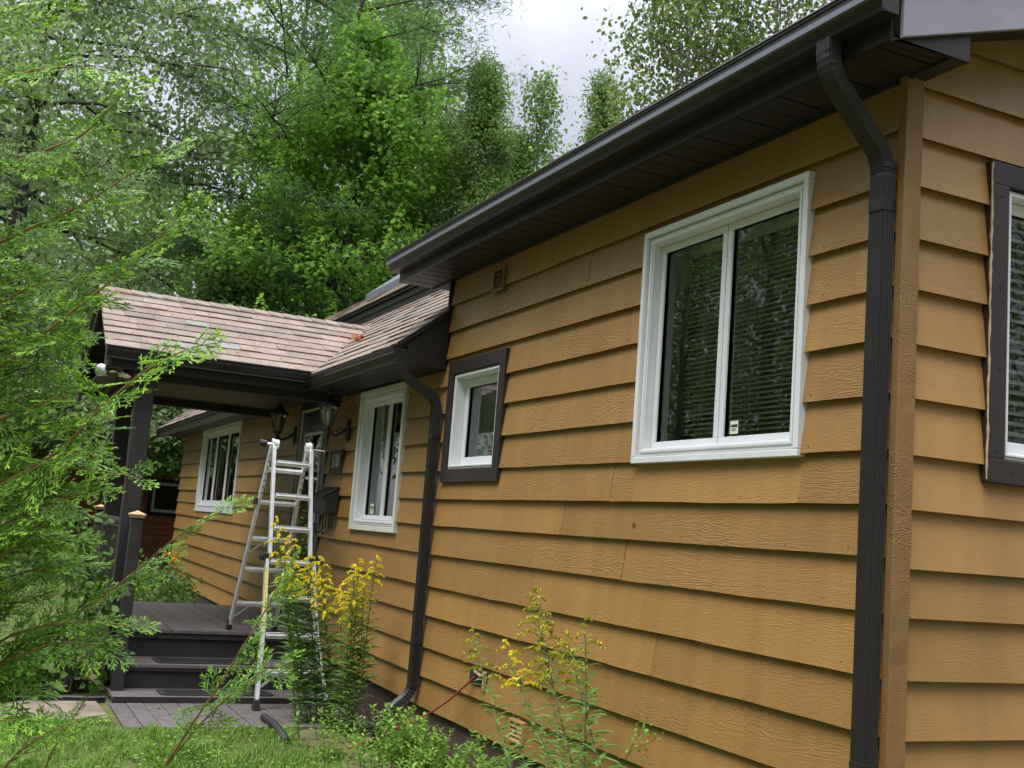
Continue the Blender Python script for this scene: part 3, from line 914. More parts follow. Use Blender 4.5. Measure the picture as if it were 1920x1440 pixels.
hyp = math.hypot(1, LS)
mb = MB()
shingles(mb, (XG, LE[0] - .015, LE[1] + .004), (1, 0, 0), (0, 1, LS), lambda v: 0, lambda v: XE - .012 - XG, (VT - LE[0]) * hyp, 12,
         holes=lambda u, v: (LE[0] + v / hyp) < valley_y(XG + u) - .07)
mb.build('lower_shingles', M_SHING, house)
mb = MB()    # fascia and end box beside the high wall
mb.box(-7.60, XE - .003, LF, LF + .02, LZ - .005, 2.40)
mb.box(XG + .02, -10.8, LF - .05, LF - .03, LZ - .02, 2.41)
mb.build('fascia', M_DARK, house)
mb = MB()
pts = [(LF, LZ - .006), (-.03, LZ - .006), (-.03, lz(-.03) - .01), (LE[0] + .03, lz(LE[0] + .03) - .01), (LF, 2.40)]
mb.add([(XE - .004, y, z) for y, z in pts] + [(XE - .024, y, z) for y, z in pts], [(0, 1, 2, 3, 4), (9, 8, 7, 6, 5), (0, 5, 6, 1), (1, 6, 7, 2), (2, 7, 8, 3), (3, 8, 9, 4), (4, 9, 5, 0)])
mb.beam((XE - .008, LE[0] - .01, lz(LE[0]) + .012), (XE - .008, -.03, lz(-.03) + .012), .03, .035)
mb.build('eave_return', M_DARK, house)
soffit('soffit', -7.6, XE - .026, LF + .021, -.004, LZ, house)
soffit('soffit', XG + .02, -10.6, LF - .03, -.004, LZ + .03, house, m=mat('far_soffit_paint', (.085, .078, .07), .6, noise=(6, .2)))
gutter('gutter', (-7.62, LF - .001, 2.385), (XE - .0, LF - .001, 2.385), (0, -1, 0), house, sc=.97)
mb = MB()   # left rake board of the low part
mb.hexa([(XG - .03, LE[0] - .02, lz(LE[0]) - .16), (XG, LE[0] - .02, lz(LE[0]) - .16), (XG, VT, lz(VT) - .16), (XG - .03, VT, lz(VT) - .16),
         (XG - .03, LE[0] - .02, lz(LE[0]) + .0), (XG, LE[0] - .02, lz(LE[0]) + .0), (XG, VT, lz(VT)), (XG - .03, VT, lz(VT))])
mb.build('rake_board', M_DARK, house)
mb = MB()  # left end wall of the low part
for i in range(12):
    zb = -.2 + i * .22
    board(mb, .0, 6.5, zb, zb + .23, zb, zb + .23, 'Y', -1, XL)
mb.build('end_siding', M_SIDE2, house)
# dark clerestory band, then the main roof behind with its long skylight curb
UB = VT - .02
zb0 = lz(UB)
mb = MB(); mb.box(XG, XE - .03, UB, UB + .03, zb0 - .06, zb0 + .17)
mb.box(XG, XE - .03, UB - .02, UB - .001, zb0 + .10, zb0 + .172)
mb.build('band_flashing', M_DARK, house)
UR = .82
mb = MB(); mb.hexa([(XG, UB - .05, zb0 + .175), (XE - .03, UB - .05, zb0 + .175), (XE - .03, UB + .55, zb0 + .175 + UR * .6), (XG, UB + .55, zb0 + .175 + UR * .6),
                    (XG, UB - .05, zb0 + .21), (XE - .03, UB - .05, zb0 + .21), (XE - .03, UB + .55, zb0 + .21 + UR * .6), (XG, UB + .55, zb0 + .21 + UR * .6)])
mb.hexa([(XG, UB + .551, zb0 + .175 + UR * .6), (XE - .03, UB + .551, zb0 + .175 + UR * .6), (XE - .03, 6.8, 2.5), (XG, 6.8, 2.5), (XG, UB + .551, zb0 + .21 + UR * .6), (XE - .03, UB + .551, zb0 + .21 + UR * .6), (XE - .03, 6.8, 2.55), (XG, 6.8, 2.55)])
mb.build('main_roof', M_DARKS, house)
mb = MB(); shingles(mb, (XG, UB - .07, zb0 + .215), (1, 0, 0), (0, 1, UR * 1.02), lambda v: 0, lambda v: XE - .03 - XG, .75, 15)
mb.build('main_shingles', M_SHING, house)
mb = MB()
for (xa, xb) in ((-9.9, -8.75), (-11.6, -10.1)):
    ya, za = UB + .22, zb0 + .215 + UR * .27
    mb.hexa([(xa, ya, za - .05), (xb, ya, za - .05), (xb, ya + .5, za + .36), (xa, ya + .5, za + .36), (xa, ya, za + .13), (xb, ya, za + .13), (xb, ya + .5, za + .54), (xa, ya + .5, za + .54)])
sk = mb.build('skylight', M_GREYMET, house, bevel=.01)
# vents, hole and outlet on the front wall
def louvre(name, x0, x1, z0, z1, m, y=-.02, n=4):
    mb = MB(); ring(mb, x0, x1, z0, z1, .016, y - .03, y + .02, PF)
    for i in range(n):
        z = z0 + .016 + (z1 - z0 - .032) * (i + .5) / n; h = (z1 - z0) / n * .45
        mb.hexa([(x0 + .015, y - .028, z - h), (x1 - .015, y - .028, z - h), (x1 - .015, y - .02, z - h), (x0 + .015, y - .02, z - h),
                 (x0 + .015, y - .006, z + h * .6), (x1 - .015, y - .006, z + h * .6), (x1 - .015, y + .002, z + h * .6), (x0 + .015, y + .002, z + h * .6)])
    return mb.build(name, m, house, bevel=.002)


louvre('vent', -4.12, -3.93, 2.75, 2.925, mat('faded_brown_vent', (.16, .10, .05), .5))
louvre('vent', -3.30, -3.10, -.285, -.145, mat('ochre_vent', (.40, .23, .08), .5), n=4)
mb = MB(); mb.box(-4.0, -3.74, -.034, -.022, -.03, .08)
ob = mb.build('outlet_opening', mat('dark_opening', (.012, .010, .010), .9), house)
mb = MB(); mb.beam((-3.745, -.04, -.045), (-3.735, -.04, .075), .02, .02); mb.beam((-3.9, -.045, .06), (-3.76, -.06, .045), .012, .012); mb.beam((-3.82, -.045, .02), (-3.75, -.055, .05), .012, .012)
mb.build('splintered_edge', mat('bare_wood', (.42, .28, .19), .8), ob)
mb = MB(); mb.lathe((0, 0, 0), [(.012, -.003), (.016, 0), (.016, .002)], 14)
o = mb.build('bore_plug', mat('plug', (.10, .055, .02), .8), house); o.data.transform(Matrix.Translation((-1.993, -.022, 1.104)) @ Matrix.Rotation(pi / 2, 4, 'X'))


# -------------------------------------------------- downspouts
def ds_profile(w=.080, d=.062, n=7):
    """corrugated rectangular downspout outline"""
    P = []
    def side(ax, ay, bx, by, nx, ny, k):
        for i in range(k):
            t = i / k; dep = .0032 if i % 2 else 0.0
            P.append((ax + (bx - ax) * t - nx * dep, ay + (by - ay) * t - ny * dep))
    w2, d2 = w / 2, d / 2
    side(-w2, -d2, w2, -d2, 0, -1, 14); side(w2, -d2, w2, d2, 1, 0, 10); side(w2, d2, -w2, d2, 0, 1, 14); side(-w2, d2, -w2, -d2, -1, 0, 10)
    return P


def downspout(x, segs, bands, label):
    prof = ds_profile()
    mb = MB()
    def arc(p0, p1, p2, r):
        p0, p1, p2 = map(lambda q: np.array(q, float), (p0, p1, p2))
        a = p1 + (p0 - p1) / np.linalg.norm(p0 - p1) * r; b = p1 + (p2 - p1) / np.linalg.norm(p2 - p1) * r
        out = []
        for i in range(13):
            t = i / 12; out.append((1 - t) ** 2 * a + 2 * t * (1 - t) * p1 + t * t * b)
        return out
    pts = [np.array(segs[0], float)]; crimps = [1.0]
    for i in range(1, len(segs) - 1):
        A = arc(segs[i - 1], segs[i], segs[i + 1], .085)
        for j, q in enumerate(A): pts.append(q); crimps.append(1.0 if j % 2 == 0 else .955)
    pts.append(np.array(segs[-1], float)); crimps.append(1.0)
    # frames: side stays along X
    k = len(prof); V = []; F = []
    for i, q in enumerate(pts):
        d = pts[min(i + 1, len(pts) - 1)] - pts[max(i - 1, 0)]; d /= np.linalg.norm(d)
        sd_ = np.array((1.0, 0, 0)); sd_ = sd_ - d * (d @ sd_); sd_ /= np.linalg.norm(sd_); uu = np.cross(d, sd_)
        for (a, b) in prof: V.append(q + (sd_ * a + uu * b) * crimps[i])
    n = len(pts)
    for i in range(n - 1):
        for j in range(k): F.append((i * k + j, i * k + (j + 1) % k, (i + 1) * k + (j + 1) % k, (i + 1) * k + j))
    mb.add(V, F)
    ds = mb.build('downspout', M_DARK, house); ds['label'] = label
    for (z, h, yy) in bands:
        mb = MB(); mb.box(x - .042, x + .042, yy - .034, yy + .034, z - h / 2, z + h / 2)
        mb.box(x - .003 + .02, x + .003 + .02, yy - .037, yy - .034, z - .003, z + .003)
        mb.build('strap', M_DARK, ds, bevel=.003)
    return ds


XD1 = -.138
yd = -.075
downspout(XD1, [(XD1, HF - .06, 3.09), (XD1, HF - .06, 2.955), (XD1, yd, 2.66), (XD1, yd, -.40), (XD1, yd - .25, -.62)], [(2.455, .055, yd), (2.62, .02, yd), (.215, .05, yd)], 'tall black downspout at the house corner')
XD2 = -4.97
downspout(XD2, [(XD2, LF - .055, 2.29), (XD2, LF - .055, 2.20), (XD2, yd, 2.02), (XD2, yd, -.25), (XD2, yd - .19, -.41), (XD2 - .02, yd - .2, -.53)], [(1.72, .045, yd), (.14, .045, yd), (-.2, .03, yd)], 'black downspout between the tall window and the small brown framed window')
mb = MB()
pp = [(XD2 - .02, yd - .2, -.47), (XD2 - .03, yd - .21, -.55), (XD2 - .04, yd - .25, -.65)]
for i in range(9):
    t = i / 8; c = np.array(pp[0]) * (1 - t) + np.array(pp[2]) * t
    mb.lathe(tuple(c), [(.045, -.006), (.062, -.002), (.062, .004), (.045, .007)], 14)
mb.build('drain_coupling', M_BLACK, house)


# ------------------------------------------------------------------ porch
porch = empty('porch', (-8.9, -1.0, -.65), 'dark stained front porch with a shingled gable roof, posts and steps', 'porch')
DZK = -.13
mb = MB()      # roof deck, two slopes
for (xe, sgn) in ((PX0, 1), (PX1, -1)):
    q = [(xe, PYF, PZ0 - .035), (xe, -.30, PZ0 - .035), (PRX, .70, PRZ - .035), (PRX, PYF, PRZ - .035), (xe, PYF, PZ0 - .002), (xe, -.30, PZ0 - .002), (PRX, .70, PRZ - .002), (PRX, PYF, PRZ - .002)]
    mb.hexa(q)
mb.build('roof', M_DARKS, porch)
plen = math.hypot(PX0 - PRX, PRZ - PZ0)


def val_u(v, x0, sgn):
    f = v / plen; x = x0 + (PRX - x0) * f
    return (valley_y(x) if PX1 < x < PX0 else LE[0] - .02) - PYF


for (x0, sd_, seed) in ((PX0 + .03, 1, 21), (PX1 - .03, -1, 22)):
    mb = MB()
    shingles(mb, (x0, PYF - .012, PZ0 - .012), (0, 1, 0), (PRX - x0, 0, PRZ - PZ0 + .012), lambda v: 0, lambda v, x0=x0: max(.3, val_u(v, x0, 1) + .03), plen, seed, expo=.19, wmin=.17, wmax=.46)
    mb.build('shingles', M_SHING, porch)
mb = MB()      # ridge caps
y = PYF - .015; i = 0
while y < .66:
    for s_ in (1, -1):
        n_ = np.array((PSL * s_, 0, 1.0)); n_ /= np.linalg.norm(n_); d_ = np.array((s_, 0, -PSL)); d_ /= np.linalg.norm(d_)
        b0 = np.array((PRX, y, PRZ + .012)); t = .007
        P0 = [b0 + n_ * (.006 + t), b0 + d_ * .13 + n_ * (.006 + t), b0 + d_ * .13 + np.array((0, .18, 0)) + n_ * .004, b0 + np.array((0, .18, 0)) + n_ * .004]
        P1 = [p_ - n_ * .008 for p_ in P0]
        mb.hexa(P1 + P0)
    y += .165
mb.build('ridge_cap', M_SHING, porch)
gutter('gutter', (PX0 - .02 + .0, PYF, 2.445), (PX0 - .02, -.45, 2.445), (1, 0, 0), porch, sc=.95)
gutter('gutter', (PX1 + .02, -.45, 2.445), (PX1 + .02, PYF, 2.445), (-1, 0, 0), porch, sc=.95)
mb = MB()
mb.box(PX0 - .05, PX0 - .021, PYF + .02, -.37, 2.255, 2.445); mb.build('fascia', M_DARK, porch)
mb = MB(); mb.box(PX1 + .021, PX1 + .05, PYF + .02, -.37, 2.255, 2.445); mb.build('fascia', M_DARK, porch)
mb = MB()      # front gable boards
for (xe, s_) in ((PX0 + .05, 1), (PX1 - .05, -1)):
    a = np.array((xe, PYF + .02, PZ0 - .06)); b = np.array((PRX, PYF + .02, PRZ - .035))
    mb.hexa([a + (0, 0, -.13), a + (0, .03, -.13), b + (0, .03, -.13), b + (0, 0, -.13), a, a + (0, .03, 0), b + (0, .03, 0), b])
mb.add([(PX0 - .1, PYF + .25, 2.26), (PX1 + .1, PYF + .25, 2.26), (PRX, PYF + .25, PRZ - .06)], [(0, 1, 2)])
mb.build('gable', M_DARK, porch)
mb = MB()
mb.box(PX1 + .04, PX1 + .26, PYF + .02, PYF + .05, 2.16, 2.43); mb.build('boxed_end', M_DARKS, porch); mb = MB(); mb.box(PX0 - .3, PX0 - .05, PYF + .02, PYF + .05, 2.25, 2.43)
mb.build('boxed_end', M_DARKS, porch)
mb = MB()
for i in range(int((PX0 - PX1) / .2)):
    x = PX1 + .06 + i * .2; mb.box(x, x + .193, PYF + .06, -.02, 2.30, 2.312)
mb.build('ceiling', mat('porch_ceiling', (.045, .039, .035), .6, noise=(5, .2)), porch)
BX0, BX1 = -7.79, -10.45
mb = MB(); mb.box(BX0 - .13, BX0, -2.02, -.005, 2.195, 2.299); mb.box(BX1 - .13, BX1, -2.02, -.005, 2.21, 2.299); mb.box(BX1 - .0, BX0 - .13, -2.02, -1.9, 2.2, 2.298)
mb.build('beam', M_PORCH, porch, bevel=.004)
PYC = -1.93
for (x, y) in ((-7.80, PYC - .02), (-10.25, PYC + .07)):
    mb = MB(); mb.box(x - .075, x + .075, y - .08, y + .08, DZK, 2.195)
    mb.box(x - .09, x + .09, y - .095, y + .095, 2.10, 2.194)
    mb.build('post', M_PORCH, porch, bevel=.006)
CAPM = M_CEDARW


def newel(x, y, zb, zt):
    mb = MB(); mb.box(x - .05, x + .05, y - .05, y + .05, zb, zt)
    n_ = mb.build('newel', M_PORCH, porch, bevel=.004)
    mb = MB(); mb.box(x - .06, x + .06, y - .06, y + .06, zt, zt + .022)
    mb.add([(x - .07, y - .07, zt + .022), (x + .07, y - .07, zt + .022), (x + .07, y + .07, zt + .022), (x - .07, y + .07, zt + .022),
            (x - .07, y - .07, zt + .032), (x + .07, y - .07, zt + .032), (x + .07, y + .07, zt + .032), (x - .07, y + .07, zt + .032), (x, y, zt + .062)],
           [(0, 3, 2, 1), (0, 1, 5, 4), (1, 2, 6, 5), (2, 3, 7, 6), (3, 0, 4, 7), (4, 5, 8), (5, 6, 8), (6, 7, 8), (7, 4, 8)])
    mb.build('cap', CAPM, n_)


newel(-7.22, -1.955, -.65, .90)
newel(-10.95, -1.91, -.65, .93)
mb = MB()
for (xa, xb) in ((-10.9, -10.33), (-10.17, -7.875), (-7.725, -7.27)):
    mb.tube([(xa, PYC, .845), (xb, PYC, .845)], .035, 10)
    mb.box(xa, xb, PYC - .02, PYC + .02, .78, .812)
    mb.box(xa, xb, PYC - .02, PYC + .02, -.03, .005)
    rail_n = max(2, int((xb - xa) / .13))
rail = mb.build('railing', M_PORCH, porch)
for (xa, xb) in ((-10.9, -10.33), (-10.17, -7.875), (-7.725, -7.27)):
    n_ = max(2, int((xb - xa) / .13))
    for i in range(n_):
        x = xa + (xb - xa) * (i + .5) / n_
        mb = MB(); mb.box(x - .017, x + .017, PYC - .017, PYC + .017, .005, .78); mb.build('baluster', M_PORCH, rail)
mb = MB()      # deck boards run away from the steps
y = -2.0
while y < -.04:
    mb.box(-10.95, -7.79, y + .003, min(y + .137, -.012), DZK - .03, DZK + RNG.uniform(-.002, .002)); y += .14
mb.build('deck', M_DECK, porch, bevel=.003)
mb = MB(); mb.box(-7.815, -7.791, -2.0, -.012, DZK - .034, DZK + .001); mb.box(-7.83, -7.80, -2.0, -.012, DZK - .085, DZK - .036)
mb.build('nosing', M_PORCH, porch, bevel=.004)
mb = MB(); mb.box(-7.85, -7.82, -1.99, -.02, -.40, DZK - .087); mb.box(-10.94, -7.86, -2.0, -1.97, -.65, DZK - .033); mb.box(-10.95, -10.92, -1.96, -.02, -.65, DZK - .033)
mb.build('skirt', M_PORCH, porch)


def step(x0, x1, y0, y1, ztop, zb, name='step'):
    mb = MB()
    n = 3; w = (x1 - x0) / n
    for i in range(n): mb.box(x0 + i * w + .002, x0 + (i + 1) * w - .002, y0, y1, ztop - .034, ztop - i * .0008)
    s_ = mb.build(name, M_DECK, porch, bevel=.004)
    if zb < ztop - .1:
        mb = MB(); mb.box(x1 - .055, x1 - .03, y0 + .02, y1, zb, ztop - .035); mb.box(x0, x1 - .056, y0 + .02, y0 + .045, zb, ztop - .036)
        mb.box(x1 - .03, x1 - .008, y0 + .005, y1, ztop - .065, ztop - .0345)
        mb.build('riser', M_PORCH, s_, bevel=.003)
    return s_


step(-7.84, -7.295, -1.975, -.02, -.383, -.60)
s1 = step(-7.345, -6.875, -2.02, .0 - .03, -.60, -.655)
mb = MB(); mb.box(-6.874, -6.862, -2.02, -.03, -.664, -.602); mb.build('edge', M_PORCH, s1)
# wooden walkway in front of the steps
walk = MB(); y = -2.05
while y < -.05:
    x1 = -5.78 + RNG.uniform(-.004, .004)
    walk.box(-6.86, x1, y + .003, min(y + .137, -.03), -.69, -.652 + RNG.uniform(-.002, .002)); y += .14
wk = walk.build('boardwalk', M_DECK, None, bevel=.003)
tag(wk, 'low grey stained plank walkway at the foot of the porch steps', 'walkway')

M_MAT = mat('tread_rubber', (.012, .012, .012), .85, bump=(120, .8, .004))
for (xa, xb, z, lab) in ((-7.72, -7.36, -.382, 'black ribbed tread mat on the upper porch step'), (-7.24, -6.94, -.599, 'black ribbed tread mat on the lowest porch step')):
    mb = MB()
    ya, yb = -1.62, -.62
    P = [(xa, ya), (xb, ya), (xb + .0, yb), (xa, yb)]
    c = .04
    O = [(xa + c, ya), (xb - c, ya), (xb, ya + c), (xb, yb - c), (xb - c, yb), (xa + c, yb), (xa, yb - c), (xa, ya + c)]
    mb.add([(a, b, z) for a, b in O] + [(a, b, z + .008) for a, b in O], [tuple(range(8))[::-1], tuple(range(8, 16))] + [(j, (j + 1) % 8, 8 + (j + 1) % 8, 8 + j) for j in range(8)])
    for i in range(9): mb.box(xa + .05 + i * (xb - xa - .1) / 9, xa + .062 + i * (xb - xa - .1) / 9, ya + .05, yb - .05, z + .0082, z + .011)
    tag(mb.build('tread_mat', M_MAT), lab, 'door mat', 'tread mats on the porch steps')


# ------------------------------------------------------------------ ladder
def ladder():
    root = empty('ladder', (-7.1, -.65, -.65), 'aluminium folding ladder, front legs on the walkway and rear legs on the porch deck', 'ladder')
    top = 1.70
    ZB = -.652
    def fr(z): # front leg x at height z
        return -7.14 + (1.70 - z) * .255
    def yl(z): # left rail y with flared foot
        return -.845 - .0 * z - max(0, (.1 - z)) * .05
    def yr(z):
        t = max(0.0, min(1.0, (.62 - z) / 1.25)); return -.435 + .02 * (1.7 - z) + t * t * .14
    RAIL = [(-.013, -.032), (.013, -.032), (.013, .032), (-.013, .032)]
    for yf, nm in ((yl, 'l'), (yr, 'r')):
        mb = MB()
        zz = [ZB + .05, -.35, -.03, .3, .62]
        mb.sweep([(fr(z) + .012, yf(z), z) for z in zz], [(-.033, -.015), (.033, -.015), (.033, .015), (-.033, .015)], upv=(0, 1, 0))
        mb.build('rail', M_ALU, root, bevel=.003)
        mb = MB()
        o = .029 if nm == 'l' else -.029
        zz = [.58, .92, 1.3, 1.64]
        mb.sweep([(fr(z) - .004, yf(min(z, .62)) + (o if True else 0) + (yf(z) - yf(.62)), z) for z in zz], [(-.03, -.014), (.03, -.014), (.03, .014), (-.03, .014)], upv=(0, 1, 0))
        mb.tube([(fr(1.64), yf(1.64) + o, 1.62), (fr(1.66) - .01, yf(1.66) + o, 1.69), (fr(1.7) - .05, yf(1.7) + o, 1.715), (fr(1.7) - .09, yf(1.7) + o, 1.66)], .018, 8)
        mb.build('rail', M_ALU, root, bevel=.003)
        mb = MB(); z = ZB
        mb.hexa([(fr(z) - .035, yf(z) - .03, z), (fr(z) + .05, yf(z) - .03, z), (fr(z) + .05, yf(z) + .03, z), (fr(z) - .035, yf(z) + .03, z),
                 (fr(z) - .028, yf(z) - .024, z + .10), (fr(z) + .035, yf(z) - .024, z + .09), (fr(z) + .035, yf(z) + .024, z + .09), (fr(z) - .028, yf(z) + .024, z + .10)])
        mb.build('foot', M_BLACK, root, bevel=.006)
        mb = MB(); c = (fr(.64), yf(.62) + (-.012 if nm == 'l' else .012), .64)
        mb.box(c[0] - .05, c[0] + .05, c[1] - .045, c[1] + .045, c[2] - .03, c[2] + .035); mb.box(c[0] - .02, c[0] + .075, c[1] - .055, c[1] - .03, c[2] - .02, c[2] + .02)
        mb.build('lock', M_BLACK, root, bevel=.008)
    mb = MB(); mb.box(fr(.2) + .04, fr(.2) + .046, yl(.2) - .018, yl(.2) - .004, -.0, .5)
    V = [(fr(z) + .0465, yl(z) - s_, z) for z in (.02, .55) for s_ in (.014, -.004)]
    mb = MB(); mb.add([V[0], V[1], V[3], V[2]], [(0, 1, 2, 3)])
    for i in range(13):
        z = .04 + i * .04; mb.box(fr(z) + .0468, fr(z) + .0474, yl(z) - .012, yl(z) - .002, z, z + .006)
    mb.build('height_scale', M_YEL, root)
    for i, z in enumerate((1.50, 1.195, .90, .60, .285, -.035, -.345)):
        mb = MB(); a, b = yl(z) + .03, yr(z) - .03
        if i < 3: a += .025; b -= .025
        prof = [(-.04, -.018), (.035, -.026), (.042, .0), (.035, .022), (-.04, .022), (-.046, 0)]
        mb.sweep([(fr(z), a, z), (fr(z), b, z)], prof)
        mb.box(fr(z) + .036, fr(z) + .046, a, b, z - .002, z + .004)
        mb.box(fr(z) + .03, fr(z) + .04, a, b, z + .0225, z + .026)
        if i >= 5: # pinched flared ends
            mb.beam((fr(z), a - .02, z + .012), (fr(z), a + .1, z), .05, .022)
        mb.build('rung', M_ALU, root, bevel=.002)
        if i == 6:
            mb = MB(); mb.beam((fr(z - .09), yl(z) + .01, z - .13), (fr(z), yl(z) + .14, z - .03), .028, .016); mb.build('brace', M_ALU, root)
    # rear half
    ZD = DZK + .002
    def rx(z): return -7.22 - (1.70 - z) * .435
    def yl2(z): return -.815 - (1.7 - z) * .03
    def yr2(z): return -.475 + (1.7 - z) * .03
    for yf in (yl2, yr2):
        mb = MB(); mb.sweep([(rx(z), yf(z), z) for z in (ZD + .06, .6, 1.1, 1.66)], [(-.03, -.014), (.03, -.014), (.03, .014), (-.03, .014)], upv=(0, 1, 0))
        mb.build('rail', M_ALU, root, bevel=.003)
        mb = MB()
        for i in range(7): z = 1.58 - i * .06; mb.box(rx(z) + .026, rx(z) + .034, yf(z) - .006, yf(z) + .006, z - .012, z + .012)
        mb.build('hole', M_BLACK, root)
        mb = MB(); z = ZD
        mb.hexa([(rx(z) - .045, yf(z) - .024, z), (rx(z) + .04, yf(z) - .024, z), (rx(z) + .04, yf(z) + .024, z), (rx(z) - .045, yf(z) + .024, z),
                 (rx(z) - .028, yf(z) - .02, z + .10), (rx(z) + .045, yf(z) - .02, z + .1), (rx(z) + .045, yf(z) + .02, z + .1), (rx(z) - .028, yf(z) + .02, z + .10)])
        mb.build('foot', M_BLACK, root, bevel=.005)
    mb = MB(); z = 1.14; mb.box(rx(z) - .05, rx(z) + .03, yl2(z) - .05, yl2(z) - .014, z - .03, z + .03); mb.build('lock', M_BLACK, root, bevel=.006)
    for i, z in enumerate((1.44, 1.13, .78, .48, .14)):
        mb = MB(); a, b = yl2(z) + .014, yr2(z) - .014
        mb.sweep([(rx(z), a, z), (rx(z), b, z)], [(-.035, -.02), (.035, -.025), (.042, 0), (.035, .02), (-.035, .02)])
        mb.box(rx(z) + .036, rx(z) + .044, a, b, z - .002, z + .004)
        mb.build('rung', M_ALU, root, bevel=.002)
        if i in (2, 4):
            mb = MB(); mb.beam((rx(z - .12), yl2(z) + .01, z - .14), (rx(z), yl2(z) + .15, z - .02), .026, .014); mb.build('brace', M_ALU, root)
    for yf in (yl, yr):
        mb = MB(); s_ = 1 if yf is yr else -1
        mb.sweep([(-7.17, yf(1.68) - s_ * .03 + s_ * .012, 1.675), (-7.17, yf(1.68) - s_ * .03 - s_ * .045, 1.675)], [(.045 * cos(2 * pi * j / 14), .045 * sin(2 * pi * j / 14)) for j in range(14)])
        mb.build('hinge', M_ALU, root, bevel=.004)
    mb = MB(); mb.sweep([(-7.2, yl(1.68) - .03, 1.675), (-7.2, yl(1.68) - .10, 1.68)], [(.034 * cos(2 * pi * j / 10), .034 * sin(2 * pi * j / 10)) for j in range(10)]); mb.build('hinge_knob', M_BLACK, root, bevel=.006)
    mb = MB(); mb.tube([(-7.17, yl(1.68) + .03, 1.672), (-7.19, yl(1.68) - .05, 1.676)], .013, 8); mb.build('hinge_pin', M_ALU, root)
    mb = MB(); mb.tube([(-7.17, yr(1.68), 1.66), (-7.16, yr(1.68) + .11, 1.655)], .006, 6); mb.build('hinge_pin', M_ALU, root)


ladder()


# ------------------------------------------------------------------ lanterns, plaque, letter box, cable
def lantern(x, y, z, label):
    root = empty('wall_lantern', (x, 0, z), label, 'lantern', 'carriage lanterns beside the front door')
    mb = MB(); prof = [(.0, -.13), (.03, -.12), (.05, -.06), (.055, 0), (.05, .06), (.03, .12), (0, .13)]
    mb.lathe((0, 0, 0), [(.06, 0), (.06, .012), (.045, .022), (.03, .026)], 18)
    o = mb.build('wall_plate', M_IRON, root, smooth=False)
    for v in o.data.vertices:
        px_, py_, pz_ = v.co; v.co = (x + px_, -.03 - pz_, z - .02 + py_ * 1.9)
    mb = MB()
    mb.tube([(x, -.05, z), (x, -.10, z - .05), (x, -.16, z - .085), (x, -.21, z - .07), (x, y, z - .02)], [.014, .013, .012, .013, .016], 8)
    mb.tube([(x, -.13, z - .07), (x, -.15, z - .02), (x, -.11, z + .01), (x, -.09, z - .02)], .007, 6)
    mb.lathe((x, y, z - .16), [(.004, 0), (.012, .02), (.006, .04), (.018, .06), (.026, .085), (.016, .105), (.03, .13), (.045, .15), (.05, .16)], 12)
    mb.build('arm', M_IRON, root, smooth=True)
    mb = MB()
    mb.lathe((x, y, z), [(.045, 0), (.06, .05), (.078, .12), (.085, .18), (.082, .2)], 16)
    g_ = bpy.data.materials.get('lantern_glass') or mat('lantern_glass', (.55, .55, .45), .12, spec=.6)
    g_.node_tree.nodes['Principled BSDF'].inputs['Transmission Weight'].default_value = .85
    mb.build('shade', g_, root, smooth=True)
    mb = MB()
    for i in range(8):
        a = 2 * pi * i / 8 + .2
        mb.tube([(x + r_ * cos(a), y + r_ * sin(a), z + h) for r_, h in ((.048, 0), (.064, .05), (.082, .12), (.088, .18), (.086, .2))], .0045, 5)
    mb.build('cage', M_IRON, root)
    mb = MB(); mb.lathe((x, y, z + .02), [(.012, 0), (.014, .06), (.02, .09), (.012, .13), (.003, .14)], 10); mb.build('bulb', mat('candle_bulb', (.8, .76, .6), .3), root, smooth=True)
    mb = MB(); mb.lathe((x, y, z + .195), [(.09, 0), (.105, .012), (.10, .03), (.07, .06), (.045, .085), (.035, .11), (.02, .12), (.02, .13), (.026, .142), (.012, .16), (.003, .2)], 18)
    for i in range(10):
        a = 2 * pi * i / 10; mb.beam((x + .1 * cos(a), y + .1 * sin(a), z + .2), (x + .1 * cos(a), y + .1 * sin(a), z + .228), .02, .012)
    mb.build('cap', M_IRON, root, smooth=False)


lantern(-9.50, -.24, 1.97, 'black carriage lantern between the far window and the door, above the ladder')
lantern(-7.42, -.25, 1.92, 'black carriage lantern on the wall above the number plaque')


def plaque():
    x0, x1, z0, z1 = -7.87, -7.50, 1.475, 1.715
    mb = MB(); mb.box(x0, x1, -.05, -.03, z0, z1); ring(mb, x0, x1, z0, z1, .012, -.055, -.0505, PF)
    o = mb.build('number_plaque', mat('slate_plaque', (.035, .03, .027), .6, noise=(20, .2)), None, bevel=.004)
    tag(o, 'dark slate house number plaque reading 510', 'house number')
    cu = bpy.data.curves.new('numerals', 'FONT'); cu.body = '510'; cu.size = .19; cu.extrude = .003; cu.align_x = 'CENTER'; cu.align_y = 'CENTER'
    t = bpy.data.objects.new('tmp', cu); COL.objects.link(t)
    me = bpy.data.meshes.new_from_object(t.evaluated_get(bpy.context.evaluated_depsgraph_get()))
    bpy.data.objects.remove(t)
    me.transform(Matrix.Translation(((x0 + x1) / 2, -.054, (z0 + z1) / 2)) @ Matrix.Rotation(pi / 2, 4, 'X') @ Matrix.Scale(.85, 4, (1, 0, 0)))
    me.name = 'numerals'
    me.materials.clear(); me.materials.append(mat('numeral_paint', (.36, .34, .30), .6))
    n_ = bpy.data.objects.new('numerals', me); COL.objects.link(n_); n_.parent = o; n_.location = -o.location
    

plaque()


